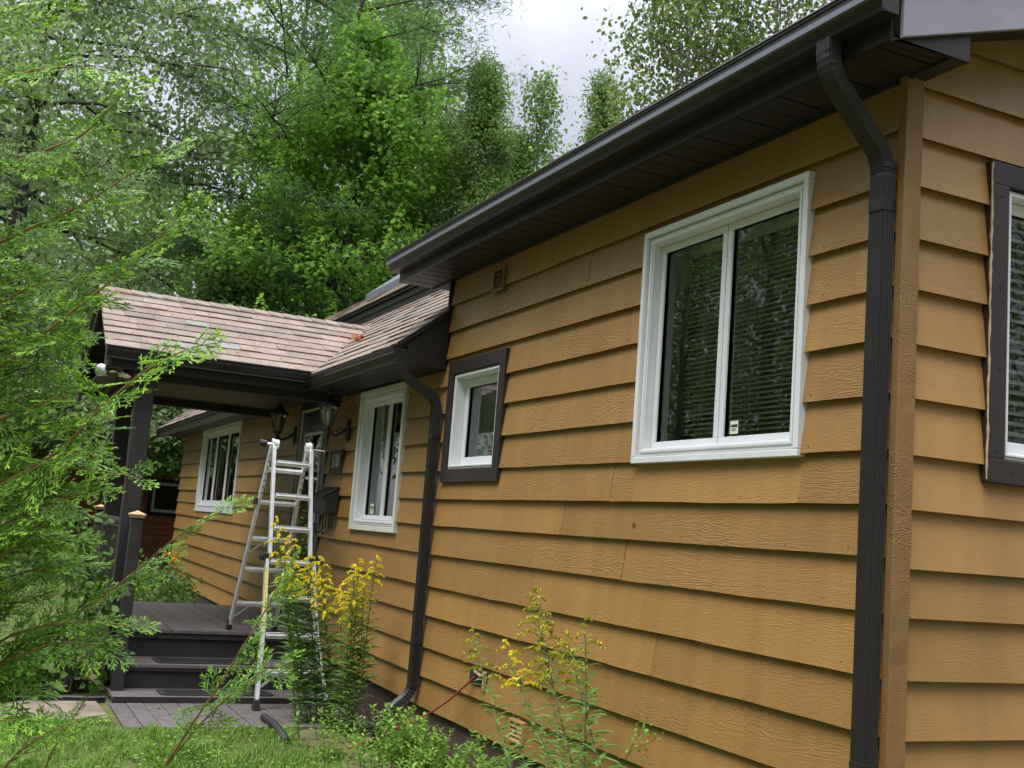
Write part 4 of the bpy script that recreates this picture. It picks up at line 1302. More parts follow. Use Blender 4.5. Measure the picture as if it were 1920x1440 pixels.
def mailbox():
    x0, x1, z0, z1, d = -7.98, -7.52, 1.07, 1.33, .16
    root = empty('mailbox', ((x0 + x1) / 2, 0, z0), 'black metal wall mailbox with a sloping lid under the number plaque', 'mailbox')
    mb = MB(); mb.hexa([(x0, -d, z0), (x1, -d, z0), (x1, -.03, z0), (x0, -.03, z0), (x0, -d - .015, z1 - .09), (x1, -d - .015, z1 - .09), (x1, -.03, z1), (x0, -.03, z1)])
    mb.build('box', mat('mailbox_enamel', (.022, .02, .02), .45, noise=(9, .2)), root, bevel=.008)
    mb = MB(); mb.hexa([(x0 - .008, -d - .04, z1 - .102), (x1 + .008, -d - .04, z1 - .102), (x1 + .008, -.03, z1 + .003), (x0 - .008, -.03, z1 + .003), (x0 - .008, -d - .035, z1 - .088), (x1 + .008, -d - .035, z1 - .088), (x1 + .008, -.03, z1 + .018), (x0 - .008, -.03, z1 + .018)])
    mb.beam(((x0 + x1) / 2 - .04, -d - .045, z1 - .10), ((x0 + x1) / 2 + .04, -d - .045, z1 - .10), .012, .02)
    mb.build('lid', M_DARK, root, bevel=.003)
    mb = MB()
    for c in (x0 + .12, x1 - .12):
        mb.tube([(c - .05, -.06, z0 + .01), (c - .05, -.06, z0 - .14), (c - .04, -.09, z0 - .19), (c, -.13, z0 - .20), (c + .04, -.15, z0 - .17), (c + .05, -.155, z0 - .10)], .007, 6)
        mb.tube([(c + .05, -.06, z0 + .01), (c + .05, -.06, z0 - .13), (c + .05, -.1, z0 - .19)], .006, 6)
    mb.build('paper_hook', M_DARK, root)


mailbox()

mb = MB()
pts = [(-3.88, -.04, .03), (-3.98, -.07, -.05), (-4.12, -.12, -.17), (-4.3, -.2, -.30), (-4.5, -.32, -.42), (-4.66, -.45, -.53), (-4.8, -.6, -.63), (-4.95, -.75, -.66), (-5.1, -.8, -.665)]
mb.tube(pts, .008, 8)
tag(mb.build('cable', M_RED), 'thin dark red cable running from the wall opening down into the plants', 'cable')
mb = MB()
pts = [(-6.05, -.93, -.62), (-5.75, -.92, -.625), (-5.45, -.93, -.64), (-5.2, -.95, -.655)]
n_ = 40; P = []; r_ = []
for i in range(n_ + 1):
    t = i / n_ * 3; k = min(int(t), 2); f = t - k
    P.append(np.array(pts[k]) * (1 - f) + np.array(pts[k + 1]) * f); r_.append(.034 if i % 2 else .029)
mb.tube(P, r_, 12)
tag(mb.build('drain_pipe', M_BLACK), 'short black ribbed drain pipe lying across the walkway edge', 'pipe')

# silver flood light under the porch eave
fl = empty('flood_light', (-8.1, -2.2, 2.22), 'silver twin flood light under the front corner of the porch eave', 'light')
c = np.array((-7.83, -2.25, 2.16))
mb = MB(); mb.lathe(tuple(c + (0, .0, .05)), [(.06, .02), (.06, .05), (.03, .06)], 14); mb.build('base', M_SILVER, fl, smooth=True)
for s_ in (-1, 1):
    mb = MB()
    pr = [(.022, 0), (.03, .05), (.055, .10), (.062, .13), (.05, .134)]
    mb.lathe((0, 0, 0), pr, 16)
    o = mb.build('lamp_head', M_SILVER, fl, smooth=True)
    T = Matrix.Translation(Vector(c + np.array((.03 * s_, s_ * .06 - .0, .05)))) @ Matrix.Rotation(R(70) * -s_, 4, 'X') @ Matrix.Rotation(R(60), 4, 'Y')
    o.data.transform(T)
mb = MB(); mb.box(c[0] - .1, c[0] - .02, c[1] + .13, c[1] + .3, c[2] - .02, c[2] + .09); mb.build('wood_block', M_CEDARW, fl)

# flagstone, planting bed edge, leaf on the roof
mb = MB(); V = []
O = [(-6.98, -2.13), (-6.2, -2.1), (-6.14, -2.5), (-6.3, -2.9), (-6.75, -3.0), (-7.0, -2.7)]
mb.add([(x, y, -.70) for x, y in O] + [(x, y, -.655) for x, y in O], [tuple(range(6))[::-1], tuple(range(6, 12))] + [(j, (j + 1) % 6, 6 + (j + 1) % 6, 6 + j) for j in range(6)])
tag(mb.build('flagstone', M_ROCK, None, bevel=.015), 'flat brown flagstone in the grass left of the walkway', 'stone')
mb = MB(); pts = [(-7.0 + .02 * sin(i), -2.06 - i * .09, -.64) for i in range(14)]
mb.sweep(pts, [(-.006, -.08), (.006, -.08), (.006, .0), (.014, .012), (0, .022), (-.014, .012), (-.006, 0)])
tag(mb.build('bed_edging', M_BLACK), 'black plastic edging along the planting bed beside the steps', 'edging')


def lz_at(x, y): return lz(y) + .03


# ------------------------------------------------------------------ red shed
SX = -26.0
def shed():
    root = empty('shed', (SX, 0, gz(SX)), 'rust red clapboard shed with a dark framed window behind the house', 'shed')
    g = gz(SX) - .1
    m = mat('red_siding', (.38, .125, .07), .7, noise=(2, .2), island=.1)
    mb = MB(); y0, y1, zt = -5.0, 4.2, 2.05; n = 17; h = (zt - g) / n
    for i in range(n):
        z = g + i * h
        for r_ in rects_minus(y0, y1, z, z + h, [(.62, 1.75, .80, 1.72)]):
            board(mb, *r_, z, z + h, 'Y', 1, SX, lip=.03)
    mb.build('siding', m, root)
    mb = MB(); mb.box(SX - 4, SX - .03, y0, y1, g, zt); mb.build('body', M_ROOM, root)
    mb = MB(); mb.hexa([(SX + .5, y0 - .4, zt + .05), (SX + .5, y1 + .4, zt + .05), (SX - 2.2, y1 + .4, zt + 1.3), (SX - 2.2, y0 - .4, zt + 1.3), (SX + .5, y0 - .4, zt + .2), (SX + .5, y1 + .4, zt + .2), (SX - 2.2, y1 + .4, zt + 1.45), (SX - 2.2, y0 - .4, zt + 1.45)])
    mb.build('roof', M_DARKS, root)
    P2 = lambda u, d, z: (SX - d, u, z)
    mb = MB(); ring(mb, .62, 1.75, .80, 1.72, .09, -.05, .05, P2); w_ = mb.build('window', M_DARK, root)
    mb = MB(); ring(mb, .71, 1.66, .89, 1.63, .07, -.03, .05, P2); mb.build('frame', M_WHITE, w_)
    mb = MB(); mb.add([P2(.78, .02, .96), P2(1.59, .02, .96), P2(1.59, .02, 1.56), P2(.78, .02, 1.56)], [(0, 1, 2, 3)]); mb.build('pane', M_GLASS, w_)


shed()
bench = empty('potting_bench', (-25.2, -1.6, gz(-25)), 'weathered dark potting bench against the red shed', 'bench')
mb = MB(); mb.box(-25.5, -24.9, -2.45, -.75, .46, .52); mb.build('top', M_PORCH, bench)
for (x, y) in ((-25.45, -2.4), (-25.0, -2.4), (-25.45, -.8), (-25.0, -.8)):
    mb = MB(); mb.box(x - .05, x + .05, y - .05, y + .05, gz(-25) - .05, .46); mb.build('leg', M_PORCH, bench)
mb = MB(); mb.box(-25.4, -25.0, -2.35, -.85, .0, .04); mb.build('shelf', M_PORCH, bench)


# ------------------------------------------------------------------ vegetation
M_BARK = mat('bark_dark', (.055, .045, .038), .9, noise=(6, .35), bump=(9, .9, .03, (4, 4, 1)))
M_BARKL = mat('bark_birch', (.30, .27, .23), .8, noise=(5, .35), bump=(9, .5, .01))
M_TWIG = mat('cedar_twig', (.26, .155, .06), .8, noise=(20, .3))
M_STEM = mat('green_stem', (.075, .10, .03), .6, noise=(12, .2))
M_STEMD = mat('dark_stem', (.05, .035, .025), .6)
L_MAPLE = leaf_mat('maple_leaf', (.125, .285, .045), (.28, .52, .08), .6)
L_MAPLET = leaf_mat('maple_tip_leaf', (.27, .50, .06), (.42, .66, .11), .5)
L_GREY = leaf_mat('poplar_leaf', (.145, .235, .085), (.35, .48, .20), .58, rough=.42)
L_DARK = leaf_mat('dark_broad_leaf', (.10, .20, .045), (.25, .40, .095), .58)
L_PINE = leaf_mat('pine_needle', (.05, .125, .035), (.115, .23, .06), .4)
L_CEDB = leaf_mat('cedar_far_leaf', (.10, .20, .05), (.25, .38, .11), .55)
L_BIRCH = leaf_mat('birch_leaf', (.085, .15, .03), (.22, .31, .08), .5, c2=(.34, .22, .05))
L_VINE = leaf_mat('vine_leaf', (.06, .11, .05), (.16, .24, .11), .35)
L_SHRUB = leaf_mat('shrub_leaf', (.055, .12, .025), (.16, .27, .06), .4)
L_CEDAR = leaf_mat('cedar_spray', (.05, .135, .014), (.15, .33, .03), .3, rough=.5, spec=.35)
L_CEDART = leaf_mat('cedar_spray_tip', (.18, .38, .03), (.33, .55, .07), .35, rough=.5)
L_GRASS = leaf_mat('grass_blade', (.065, .15, .015), (.20, .33, .05), .35)
L_COVER = leaf_mat('ground_cover_leaf', (.11, .25, .025), (.30, .50, .08), .4)
L_GOLD = leaf_mat('goldenrod_leaf', (.085, .19, .04), (.24, .40, .10), .4)
L_BLOOM = leaf_mat('goldenrod_flower', (.74, .58, .02), (.95, .84, .08), .4)
L_BLOOMG = leaf_mat('goldenrod_bud', (.30, .33, .03), (.62, .55, .05), .3)
L_DRY = leaf_mat('fallen_leaf', (.30, .13, .04), (.45, .24, .09), .2)
L_ORANGE = leaf_mat('orange_petal', (.75, .22, .02), (.85, .34, .03), .3)


def leaf_cloud(cen, n, spread, size, rng, tpl=LEAF4, flat=.5, droop=0.0, ratio=.7):
    """leaves around cluster centres; flat=1 keeps the blades level"""
    c = np.repeat(cen, n, axis=0)
    pos = c + rng.normal(size=c.shape) * np.array(spread)
    nrm = rand_dirs(len(pos), rng) * (1 - flat) + np.array((0, 0, 1.0)) * flat
    ax = rand_dirs(len(pos), rng); ax[:, 2] = ax[:, 2] * (1 - flat) - droop
    ln = size * rng.uniform(.6, 1.25, len(pos))
    return scatter(tpl, pos, ax, nrm, ln, ln * ratio)


def limb_path(p0, az, el, length, rng, n=6, curve=.25, wob=.08):
    pts = [np.array(p0, float)]
    for i in range(n):
        e_ = el + curve * (i / n); a = az + rng.normal(0, wob)
        pts.append(pts[-1] + length / n * np.array((cos(a) * cos(e_), sin(a) * cos(e_), sin(e_))))
        el += rng.normal(0, wob)
    return pts


def make_tree(name, label, base, h, tr, crown, nl, leaf, seed, bark=M_BARK, lean=(0, 0), group=None, el=(.15, .7), curve=.2, tip=None, sub=4,
              per=60, spread=(.28, .28, .14), size=.11, tpl=LEAF4, flat=.5, droop=.1, start=.25, prof=None, dens=5, kind_cat='tree', ratio=.7, wob=.1, shoots=0, jag=.18):
    """tapered trunk, limbs with side shoots, leaf clusters along the shoots"""
    rng = np.random.default_rng(seed)
    base = np.array(base, float)
    root = empty(name, tuple(base), label, kind_cat, group)
    mb = MB(); n = 9
    tp = [base + np.array((lean[0] * t ** 1.3 + rng.normal(0, .04) * h * .05, lean[1] * t ** 1.3 + rng.normal(0, .04) * h * .05, h * t)) for t in np.linspace(0, 1, n)]
    mb.tube(tp, [max(.012, tr * (1.25 if i == 0 else 1) * (1 - .93 * i / (n - 1))) for i in range(n)], 8)
    cl = []; cltip = []
    for i in range(nl):
        t = start + (1 - start) * (i + .5) / nl
        f = t * (n - 1); k = min(int(f), n - 2); p0 = tp[k] * (1 - f + k) + tp[k + 1] * (f - k)
        az = i * 2.39996 + rng.uniform(-.4, .4)
        pr = prof(t) if prof else sin(pi * min(1, max(.08, (t - start) / (1 - start)) ** .8 * .93 + .05))
        ln = crown * pr * rng.uniform(1 - jag * 1.4, 1 + jag * .7)
        if ln < .12: ln = .12
        e0 = el[0] + (el[1] - el[0]) * (t - start) / (1 - start) + rng.normal(0, .08)
        P = limb_path(p0, az, e0, ln, rng, 6, curve, wob)
        r0 = max(.007, min(tr * .3, .011 * ln + .005))
        mb.tube(P, [r0 * (1 - .8 * j / 6) for j in range(7)], 5)
        for j in range(2, 7): cl.append(P[j])
        for s_ in range(sub):
            j = rng.integers(2, 6); a2 = az + rng.choice((-1, 1)) * rng.uniform(.4, 1.1)
            Q = limb_path(P[j], a2, e0 * .6 + rng.normal(0, .12), ln * rng.uniform(.28, .5), rng, 4, curve, wob)
            mb.tube(Q, [r0 * .4 * (1 - .8 * q / 4) for q in range(5)], 4)
            for q in range(1, 5): cl.append(Q[q])
            cltip.append(Q[4])
        cltip.append(P[6])
    mb.build('trunk', bark, root)
    cl = np.array(cl)
    V, F = leaf_cloud(cl, max(3, per // 5), spread, size, rng, tpl, flat, droop, ratio)
    if tip is not None:
        ct = np.array(cltip); ct = np.concatenate([ct, ct + np.array((0, 0, .12))])
        V2, F2 = leaf_cloud(ct, max(3, per // 4), np.array(spread) * .6, size * .85, rng, tpl, flat * .7, droop, ratio)
        if shoots:      # leafy leaders that stand up from the shoot ends and narrow to a pale point
            sh = np.array(cltip)[rng.random(len(cltip)) < shoots]; k_ = 64
            q = np.repeat(sh, k_, axis=0); m_ = len(q); u = rng.random(m_) ** .8; L_s = np.repeat(rng.uniform(.5, 1.05, len(sh)), k_)
            a_ = rng.uniform(0, 2 * pi, m_); r__ = (1 - u) * .34 * rng.uniform(.3, 1, m_)
            o_ = np.stack([np.cos(a_), np.sin(a_), np.zeros(m_)], 1)
            pos = q + o_ * r__[:, None]; pos[:, 2] += u * L_s - .15 - r__ * .25
            ax_ = o_ + np.array((0, 0, -.45)); nr_ = o_ * .8 + np.array((0, 0, 1.0)) + rng.normal(0, .25, (m_, 3))
            ls = size * rng.uniform(.6, 1.1, m_) * (1.05 - .5 * u)
            pal = u > .58
            Va, Fa = scatter(tpl, pos[pal], ax_[pal], nr_[pal], ls[pal], ls[pal] * ratio)
            Vb, Fb = scatter(tpl, pos[~pal], ax_[~pal], nr_[~pal], ls[~pal], ls[~pal] * ratio)
            F2 = Fa; V2 = Va; F = np.concatenate([F, Fb + len(V)]); V = np.concatenate([V, Vb])
        mi = np.concatenate([np.zeros(len(F), int), np.ones(len(F2), int)])
        np_mesh('crown', np.concatenate([V, V2]), [F, F2 + len(V)], [leaf, tip], root, midx=mi)
    else:
        np_mesh('crown', V, [F], leaf, root)
    return root


def place(px, D, yref=1000):
    p = at(px, yref, D); return np.array((p[0], p[1], gz(p[0]) - .1))


def copy_tree(o, loc, label, rz=0, sc=1.0):
    c = o.copy(); COL.objects.link(c); c.location = loc; c.rotation_euler = (0, 0, rz); c.scale = (sc,) * 3; c['label'] = label
    for ch in o.children:
        d = ch.copy(); COL.objects.link(d); d.parent = c
    return c


cone = lambda t: max(.03, 1.0 - t) * 1.35 + .03
# the trees behind the house, from the photograph's left to its right
make_tree('maple_tree', 'bright green bushy maple rising behind the porch roof with pale shoot tips', place(600, 25), 12.6, .15, 3.3, 74, L_MAPLE, 31, tip=L_MAPLET,
          el=(.15, .9), curve=.4, per=105, spread=(.28, .28, .10), size=.118, tpl=MAPLE, flat=.4, droop=.35, start=.16, sub=5, ratio=.95, shoots=.75, prof=lambda t: 1.05 * min(1, (1.06 - t) * 2.0))
make_tree('pine_tree', 'tall dark white pine with a leaning trunk and level needle boughs', place(410, 25), 17, .20, 3.6, 34, L_PINE, 32, lean=(1.0, 2.4), el=(-.05, .35), curve=.12,
          per=260, spread=(.34, .34, .10), size=.17, tpl=STRIP, flat=.25, droop=-.25, start=.28, sub=7, ratio=.11, prof=lambda t: .45 + .6 * sin(pi * min(1, (t - .2) * 1.1)))
make_tree('broadleaf_tree', 'tall thin leaved tree with a dark trunk reaching out of the top of the photo', place(470, 29), 19, .22, 3.7, 46, L_DARK, 33, lean=(-.3, .1), el=(.2, .8), curve=.2,
          per=62, spread=(.46, .46, .3), size=.17, flat=.4, start=.18, sub=6, prof=lambda t: .55 + .5 * sin(pi * t), tpl=LEAF6)
make_tree('poplar_tree', 'grey green poplar at the far left with a thick dark trunk', place(-50, 23), 16, .33, 3.9, 64, L_GREY, 34, el=(-.1, .5), curve=-.25, per=125, spread=(.40, .40, .34), size=.14,
          tpl=LEAF6, flat=.2, droop=.75, start=.22, sub=7, prof=lambda t: .75 + .35 * sin(pi * t))
make_tree('cedar_tree', 'narrow feathery cedar behind the middle of the roof', place(840, 24), 11.9, .13, 2.9, 84, L_CEDB, 35, el=(-.1, .5), curve=.35, per=150, spread=(.16, .16, .22), size=.12,
          tpl=LANCE, flat=.1, droop=.2, start=.1, sub=4, prof=cone, ratio=.28, wob=.22, jag=.5)
CT = bpy.data.objects.get('cedar_tree')
copy_tree(CT, place(775, 26), 'feathery cedar spire between the maple and the narrow cedar', 2.0, .93)
copy_tree(CT, place(905, 27), 'lower feathery cedar spire right of the narrow cedar', 4.1, .95)
make_tree('thin_tree', 'thin half bare young tree beside the narrow feathery cedar', place(955, 27), 12.9, .07, 1.4, 46, L_CEDB, 36, el=(.3, .8), curve=.2, per=50, spread=(.2, .2, .2), size=.11,
          flat=.2, start=.3, sub=3, prof=lambda t: 1.05 - .8 * t, bark=M_BARKL)
make_tree('cedar_tree', 'open topped cedar just left of the pale birches above the eave', place(1078, 25), 12.3, .13, 2.9, 58, L_CEDB, 37, el=(-.1, .3), curve=.3, per=120, spread=(.15, .15, .18), size=.12,
          tpl=LANCE, flat=.1, droop=.15, start=.2, sub=4, prof=cone, ratio=.26, wob=.22, jag=.5)
make_tree('birch_tree', 'tall pale birch with sparse light leaves above the gutter', place(1240, 22), 15, .10, 2.3, 40, L_BIRCH, 38, bark=M_BARKL, el=(.5, 1.0), curve=.25, per=85, spread=(.28, .28, .32),
          size=.12, tpl=LEAF6, flat=.15, droop=.5, start=.4, sub=4, prof=lambda t: .7 + .4 * sin(pi * t))
make_tree('birch_tree', 'second pale birch, nearer the roof corner at upper right', place(1410, 23), 15.5, .09, 2.5, 40, L_BIRCH, 39, bark=M_BARKL, el=(.45, 1.0), curve=.25, per=80, spread=(.3, .3, .34),
          size=.12, tpl=LEAF6, flat=.15, droop=.5, start=.4, sub=4, prof=lambda t: .7 + .4 * sin(pi * t))
make_tree('maple_tree', 'low bright green maple behind the eave under the open topped cedar', place(1050, 26), 10.2, .1, 2.2, 44, L_MAPLE, 40, tip=L_MAPLET, el=(.3, .9), curve=.3, per=80, spread=(.22, .22, .14),
          size=.14, tpl=MAPLE, flat=.5, droop=.2, start=.45, sub=4, ratio=.9, shoots=.5)
make_tree('shrub', 'leafy mid green shrub showing above the porch roof ridge', place(380, 23.5), 6.6, .06, 1.9, 46, L_SHRUB, 41, el=(.4, 1.1), curve=.2, per=95, spread=(.2, .2, .18), size=.11,
          tpl=LEAF6, flat=.3, droop=.2, start=.3, sub=4, kind_cat='shrub')
make_tree('broadleaf_tree', 'dense dark tree behind the bright maple', place(640, 34), 17, .2, 3.8, 50, L_DARK, 42, el=(.1, .7), per=70, spread=(.46, .46, .3), size=.2, flat=.4, start=.2, sub=6, prof=lambda t: .5 + .55 * sin(pi * t), tpl=LEAF6)
FT = make_tree('forest_tree', 'slim dark forest tree standing far behind the porch, left of its posts', place(120, 40), 15, .14, 3.2, 40, L_DARK, 43, el=(.0, .6), per=48, spread=(.6, .6, .42), size=.25, flat=.3, start=.12, sub=5,
               group='far forest trees', prof=lambda t: .6 + .4 * sin(pi * t))
for (px, D, sc, rz, lab) in ((305, 42, .8, 1.0, 'slim dark forest tree seen under the porch roof between post and wall'), (-60, 44, 1.0, 2.2, 'far forest tree at the extreme left edge'),
                             (215, 52, 1.05, 3.1, 'far forest tree above the left end of the porch roof'), (470, 50, .95, 4.0, 'far forest tree behind the leaning pine'),
                             (620, 46, .9, 5.1, 'far forest tree low behind the bright maple'), (850, 42, .85, .4, 'far forest tree low behind the narrow cedar'), (960, 50, .8, 2.7, 'far forest tree low in the gap between the cedars')):
    copy_tree(FT, place(px, D), lab, rz, sc)
# dead twiggy branches in the sky gap
rng = np.random.default_rng(5); mb = MB()
b0 = place(455, 22); root = empty('bare_tree', tuple(b0), 'bare twiggy dead tree in the sky gap left of the maple', 'tree')
tp = [b0 + np.array((0, -.05 * z, z)) for z in (0, 1.5, 3, 4.2, 5)]
mb.tube(tp, [.09, .08, .07, .05, .02], 6)
for i in range(16):
    p0 = tp[2] + (tp[4] - tp[2]) * (i / 16.)
    P = limb_path(p0, -2.0 + rng.normal(0, .5), .45 + rng.normal(0, .25), rng.uniform(1.2, 2.6), rng, 8, .1, .18); mb.tube(P, [.022 * (1 - .9 * j / 8) for j in range(9)], 4)
    for q in range(6):
        j = rng.integers(2, 7); Q = limb_path(P[j], -2.0 + rng.normal(0, .9), .4 + rng.normal(0, .4), rng.uniform(.4, .9), rng, 5, .0, .25); mb.tube(Q, [.008 * (1 - .8 * k / 5) for k in range(6)], 3)
mb.build('trunk', M_BARK, root)

# trees across the lawn in front of the house; some are mirrored in the glass, the rest added unseen to block low sky
RT = make_tree('yard_tree', 'leafy yard tree across the lawn, mirrored in the big window', (-13.5, -12.5, -.7), 11, .22, 3.4, 44, L_DARK, 51, el=(.0, .8), per=80, spread=(.36, .36, .26), size=.12, tpl=LEAF6, flat=.3, start=.06, sub=5, group='trees mirrored in the windows')
for (x, y, sc, rz, lab) in ((-9.0, -15.0, 1.1, 1.3, 'yard tree mirrored in the right sash of the big window'), (-19, -14, 1.2, 2.9, 'yard tree mirrored at the left of the big window'), (-4.0, -16.5, .9, 4.4, 'yard tree mirrored low in the narrow windows'),
                            (-24, -19, 1.3, 5.6, 'farthest yard tree mirrored in the windows'), (7.5, 5.5, .85, .6, 'yard tree mirrored in the end window'), (6.5, 9.5, .8, 2.0, 'second yard tree mirrored in the end window'),
                            (1.5, -17.5, 1.15, 3.3, 'unseen yard tree added behind the camera to block low sky, left side'), (-30, -15, 1.3, 1.9, 'yard tree added to block low sky, mirrored at the edge of the far window'), (-15, -20, 1.45, .9, 'tall yard tree added to block low sky, mirrored behind the nearer ones'),  # from here down: trees added out of view to block low sky, darkening the eaves
                            (-7, -20, 1.4, 4.0, 'tall yard tree added to block low sky, mirrored behind the right sash'), (9, -14, 1.2, 5.2, 'unseen yard tree added behind the camera to block low sky, right side'), (-10.5, -11, .75, 2.2, 'small unseen yard tree added to block low sky at the near edge of the lawn'), (-5.5, -11.5, .85, 3.7, 'small unseen yard tree added to block low sky, in line with the small brown framed window'),
                            (-1.0, -13, 1.0, .3, 'unseen yard tree added to block low sky straight across from the big window'), (3.5, -12, .9, 4.8, 'unseen yard tree added to block low sky across from the house corner'), (-17.5, -10.5, .8, 1.2, 'small unseen yard tree added to block low sky across from the far window')):
    copy_tree(RT, (x, y, -.7), lab, rz, sc)

# vine heap over the shed roof and shrubs along the yard edge
def bush(name, label, cen, rad, n, leaf, seed, size, tpl=LEAF6, flat=.35, cat='bush', group=None, stems=6, droop=.2):
    rng = np.random.default_rng(seed); cen = np.array(cen, float); rad = np.array(rad, float)
    root = empty(name, (cen[0], cen[1], cen[2] - rad[2]), label, cat, group)
    k = max(12, n // 30)
    d = rand_dirs(k, rng) * (rng.uniform(.25, 1, (k, 1)) ** .45); d[:, 2] = np.abs(d[:, 2]) * 1.7 - .75
    cl = cen + d * rad
    V, F = leaf_cloud(cl, 30, rad * .13 + .03, size, rng, tpl, flat, droop)
    np_mesh('foliage', V, [F], leaf, root)
    mb = MB()
    for i in range(stems):
        c = cl[rng.integers(0, k)]; b = np.array((cen[0] + rng.normal(0, .12) * rad[0], cen[1] + rng.normal(0, .12) * rad[1], cen[2] - rad[2]))
        mb.tube([b, (b + c) / 2 + (0, 0, .1 * rad[2]), c], [.012, .009, .004], 5)
    mb.build('stem', M_STEMD, root)
    return root


p = at(110, 800, 27); bush('vine', 'grey green vine heaped over the shed roof at left', (p[0], p[1], p[2]), (1.3, 2.6, 1.1), 5200, L_VINE, 61, .17, cat='vine', droop=.8, flat=.3)
p = at(310, 858, 24); bush('shrub', 'light green low shrub against the red shed beside the house end', (p[0], p[1], p[2]), (.6, .75, .45), 1400, L_SHRUB, 62, .12, cat='shrub')
p = at(30, 960, 20); bush('shrub', 'dark yard shrub at the left edge beyond the porch', (p[0], p[1], .3), (1.4, 1.5, 1.1), 2600, L_SHRUB, 63, .11, cat='shrub')
bush('foundation_plant', 'mixed green plants against the wall beyond the porch deck', (-12.9, -.85, -.15), (1.7, .5, .42), 1800, L_SHRUB, 64, .075, cat='plant')
bush('foundation_plant', 'taller leafy plant beside the outer porch post', (-11.8, -1.55, .15), (.5, .35, .5), 700, L_COVER, 65, .08, cat='plant')
bush('hydrangea', 'big leaved plant in the bed left of the steps', (-7.75, -2.45, -.32), (.45, .4, .4), 420, L_SHRUB, 66, .12, cat='plant', flat=.5)
bush('hydrangea', 'broad leaved plant at the bed edge, nearest the flagstone', (-7.3, -2.75, -.42), (.4, .35, .28), 320, L_SHRUB, 67, .11, cat='plant', flat=.5)
bush('climber', 'green climber growing up the front porch post', (-7.45, -2.35, .1), (.3, .3, .75), 520, L_SHRUB, 68, .085, cat='plant')
# an orange flower by the wall
p = at(322, 1046, 15.5)
fl = empty('orange_flower', tuple(p + (0, 0, -.4)), 'orange flower against the wall beyond the porch', 'flower')
rng = np.random.default_rng(9)
V, F = leaf_cloud(np.array([p, p + (.03, .06, .02)]), 14, (.035, .05, .035), .075, rng, LEAF6, .3); np_mesh('petals', V, [F], L_ORANGE, fl)
mb = MB(); mb.tube([p + (0, 0, -.45), p], .006, 5); mb.build('stem', M_STEM, fl)


# ---- lawn grass
def grass(name, label, xr, yr, n, seed, h=(.05, .11), mask=None, zf=None):
    rng = np.random.default_rng(seed)
    x = rng.uniform(*xr, n); y = rng.uniform(*yr, n)
    if mask is not None:
        k = mask(x, y); x, y = x[k], y[k]
    n = len(x)
    z = np.full(n, -.678) + .0215 * np.clip(-8 - x, 0, 60)
    ln = rng.uniform(*h, n) * (.75 + .45 * np.sin(x * 7 + np.sin(y * 5) * 2) * np.sin(y * 9 + x * 3)); az = rng.uniform(0, 2 * pi, n); lean = rng.uniform(.05, .75, n)
    b = np.stack([x, y, z], 1); d = np.stack([np.cos(az) * lean, np.sin(az) * lean, np.ones(n)], 1); d /= np.linalg.norm(d, axis=1, keepdims=True)
    s_ = np.stack([-np.sin(az), np.cos(az), np.zeros(n)], 1) * (.0022 + .0018 * rng.random((n, 1)))
    m_ = b + d * (ln * .55)[:, None]; d2 = d + np.stack([np.cos(az), np.sin(az), -.5 * np.ones(n)], 1) * .45
    t = m_ + d2 / np.linalg.norm(d2, axis=1, keepdims=True) * (ln * .5)[:, None]
    V = np.stack([b - s_, b + s_, m_ + s_ * .8, m_ - s_ * .8, t], 1).reshape(-1, 3)
    i = np.arange(n)[:, None] * 5
    o = np_mesh(name, V, [i + np.array([[0, 1, 2, 3]]), i + np.array([[3, 2, 4]])], L_GRASS)
    tag(o, label, 'grass', kind='stuff')


def lawn_mask(x, y):
    w = (x > -6.95) & (x < -5.74) & (y > -2.1)
    st = (x > -7.0) & (x < -6.15) & (y < -2.1) & (y > -2.95)
    bed = (x < -6.9) & (y > -3.1)
    bare = (y > -.75 + .1 * np.sin(x * 5)) & (x > -5.8)
    return ~(w | st | bed | bare)


grass('lawn_grass', 'mown green lawn grass in front of the walkway', (-7.2, -2.2), (-3.6, 0.0), 95000, 71, (.04, .10), lawn_mask)
grass('far_lawn_grass', 'thin lawn grass beyond the porch by the shed', (-25, -11), (-5.5, -1.0), 42000, 72, (.06, .14))


def weeds():
    rng = np.random.default_rng(74); n = 2600
    x = rng.uniform(-6.9, -2.4, n); y = rng.uniform(-3.4, -.6, n); k = lawn_mask(x, y) & (np.sin(x * 3.1 + 1) * np.sin(y * 4.3) + rng.normal(0, .4, n) > .2); x, y = x[k], y[k]
    pos = np.repeat(np.stack([x, y, -.64 + rng.uniform(-.01, .03, len(x))], 1), 3, axis=0); a = np.tile(np.array((0, 2.09, 4.19)), len(x)) + np.repeat(rng.uniform(0, 6, len(x)), 3)
    ax = np.stack([np.cos(a), np.sin(a), np.full(len(a), .15)], 1); V, F = scatter(LEAF6, pos, ax, np.tile((0, 0, 1.0), (len(a), 1)) + rng.normal(0, .2, (len(a), 3)), .022, .019)
    tag(np_mesh('clover', V, [F], L_COVER), 'clover and small weeds patching the lawn', 'clover', kind='stuff')


weeds()
rngd = np.random.default_rng(75)
LF0 = None
for (x_, y_, lab) in ((-5.62, -1.35, 'dry brown leaf on the grass just off the walkway'), (-5.4, -1.15, 'curled dry leaf beside the black drain pipe'), (-6.3, -.35, 'dry leaf on the walkway planks near the wall'), (-5.3, -1.75, 'dry brown leaf out on the open lawn'), (-6.55, -1.7, 'dry leaf on the walkway by the lowest step')):
    V, F = leaf_cloud(np.array([[x_, y_, -.635]]), 1, (0, 0, 0), .07, rngd, LEAF6, .6)
    tag(np_mesh('fallen_leaf', V, [F], L_DRY), lab, 'leaf')


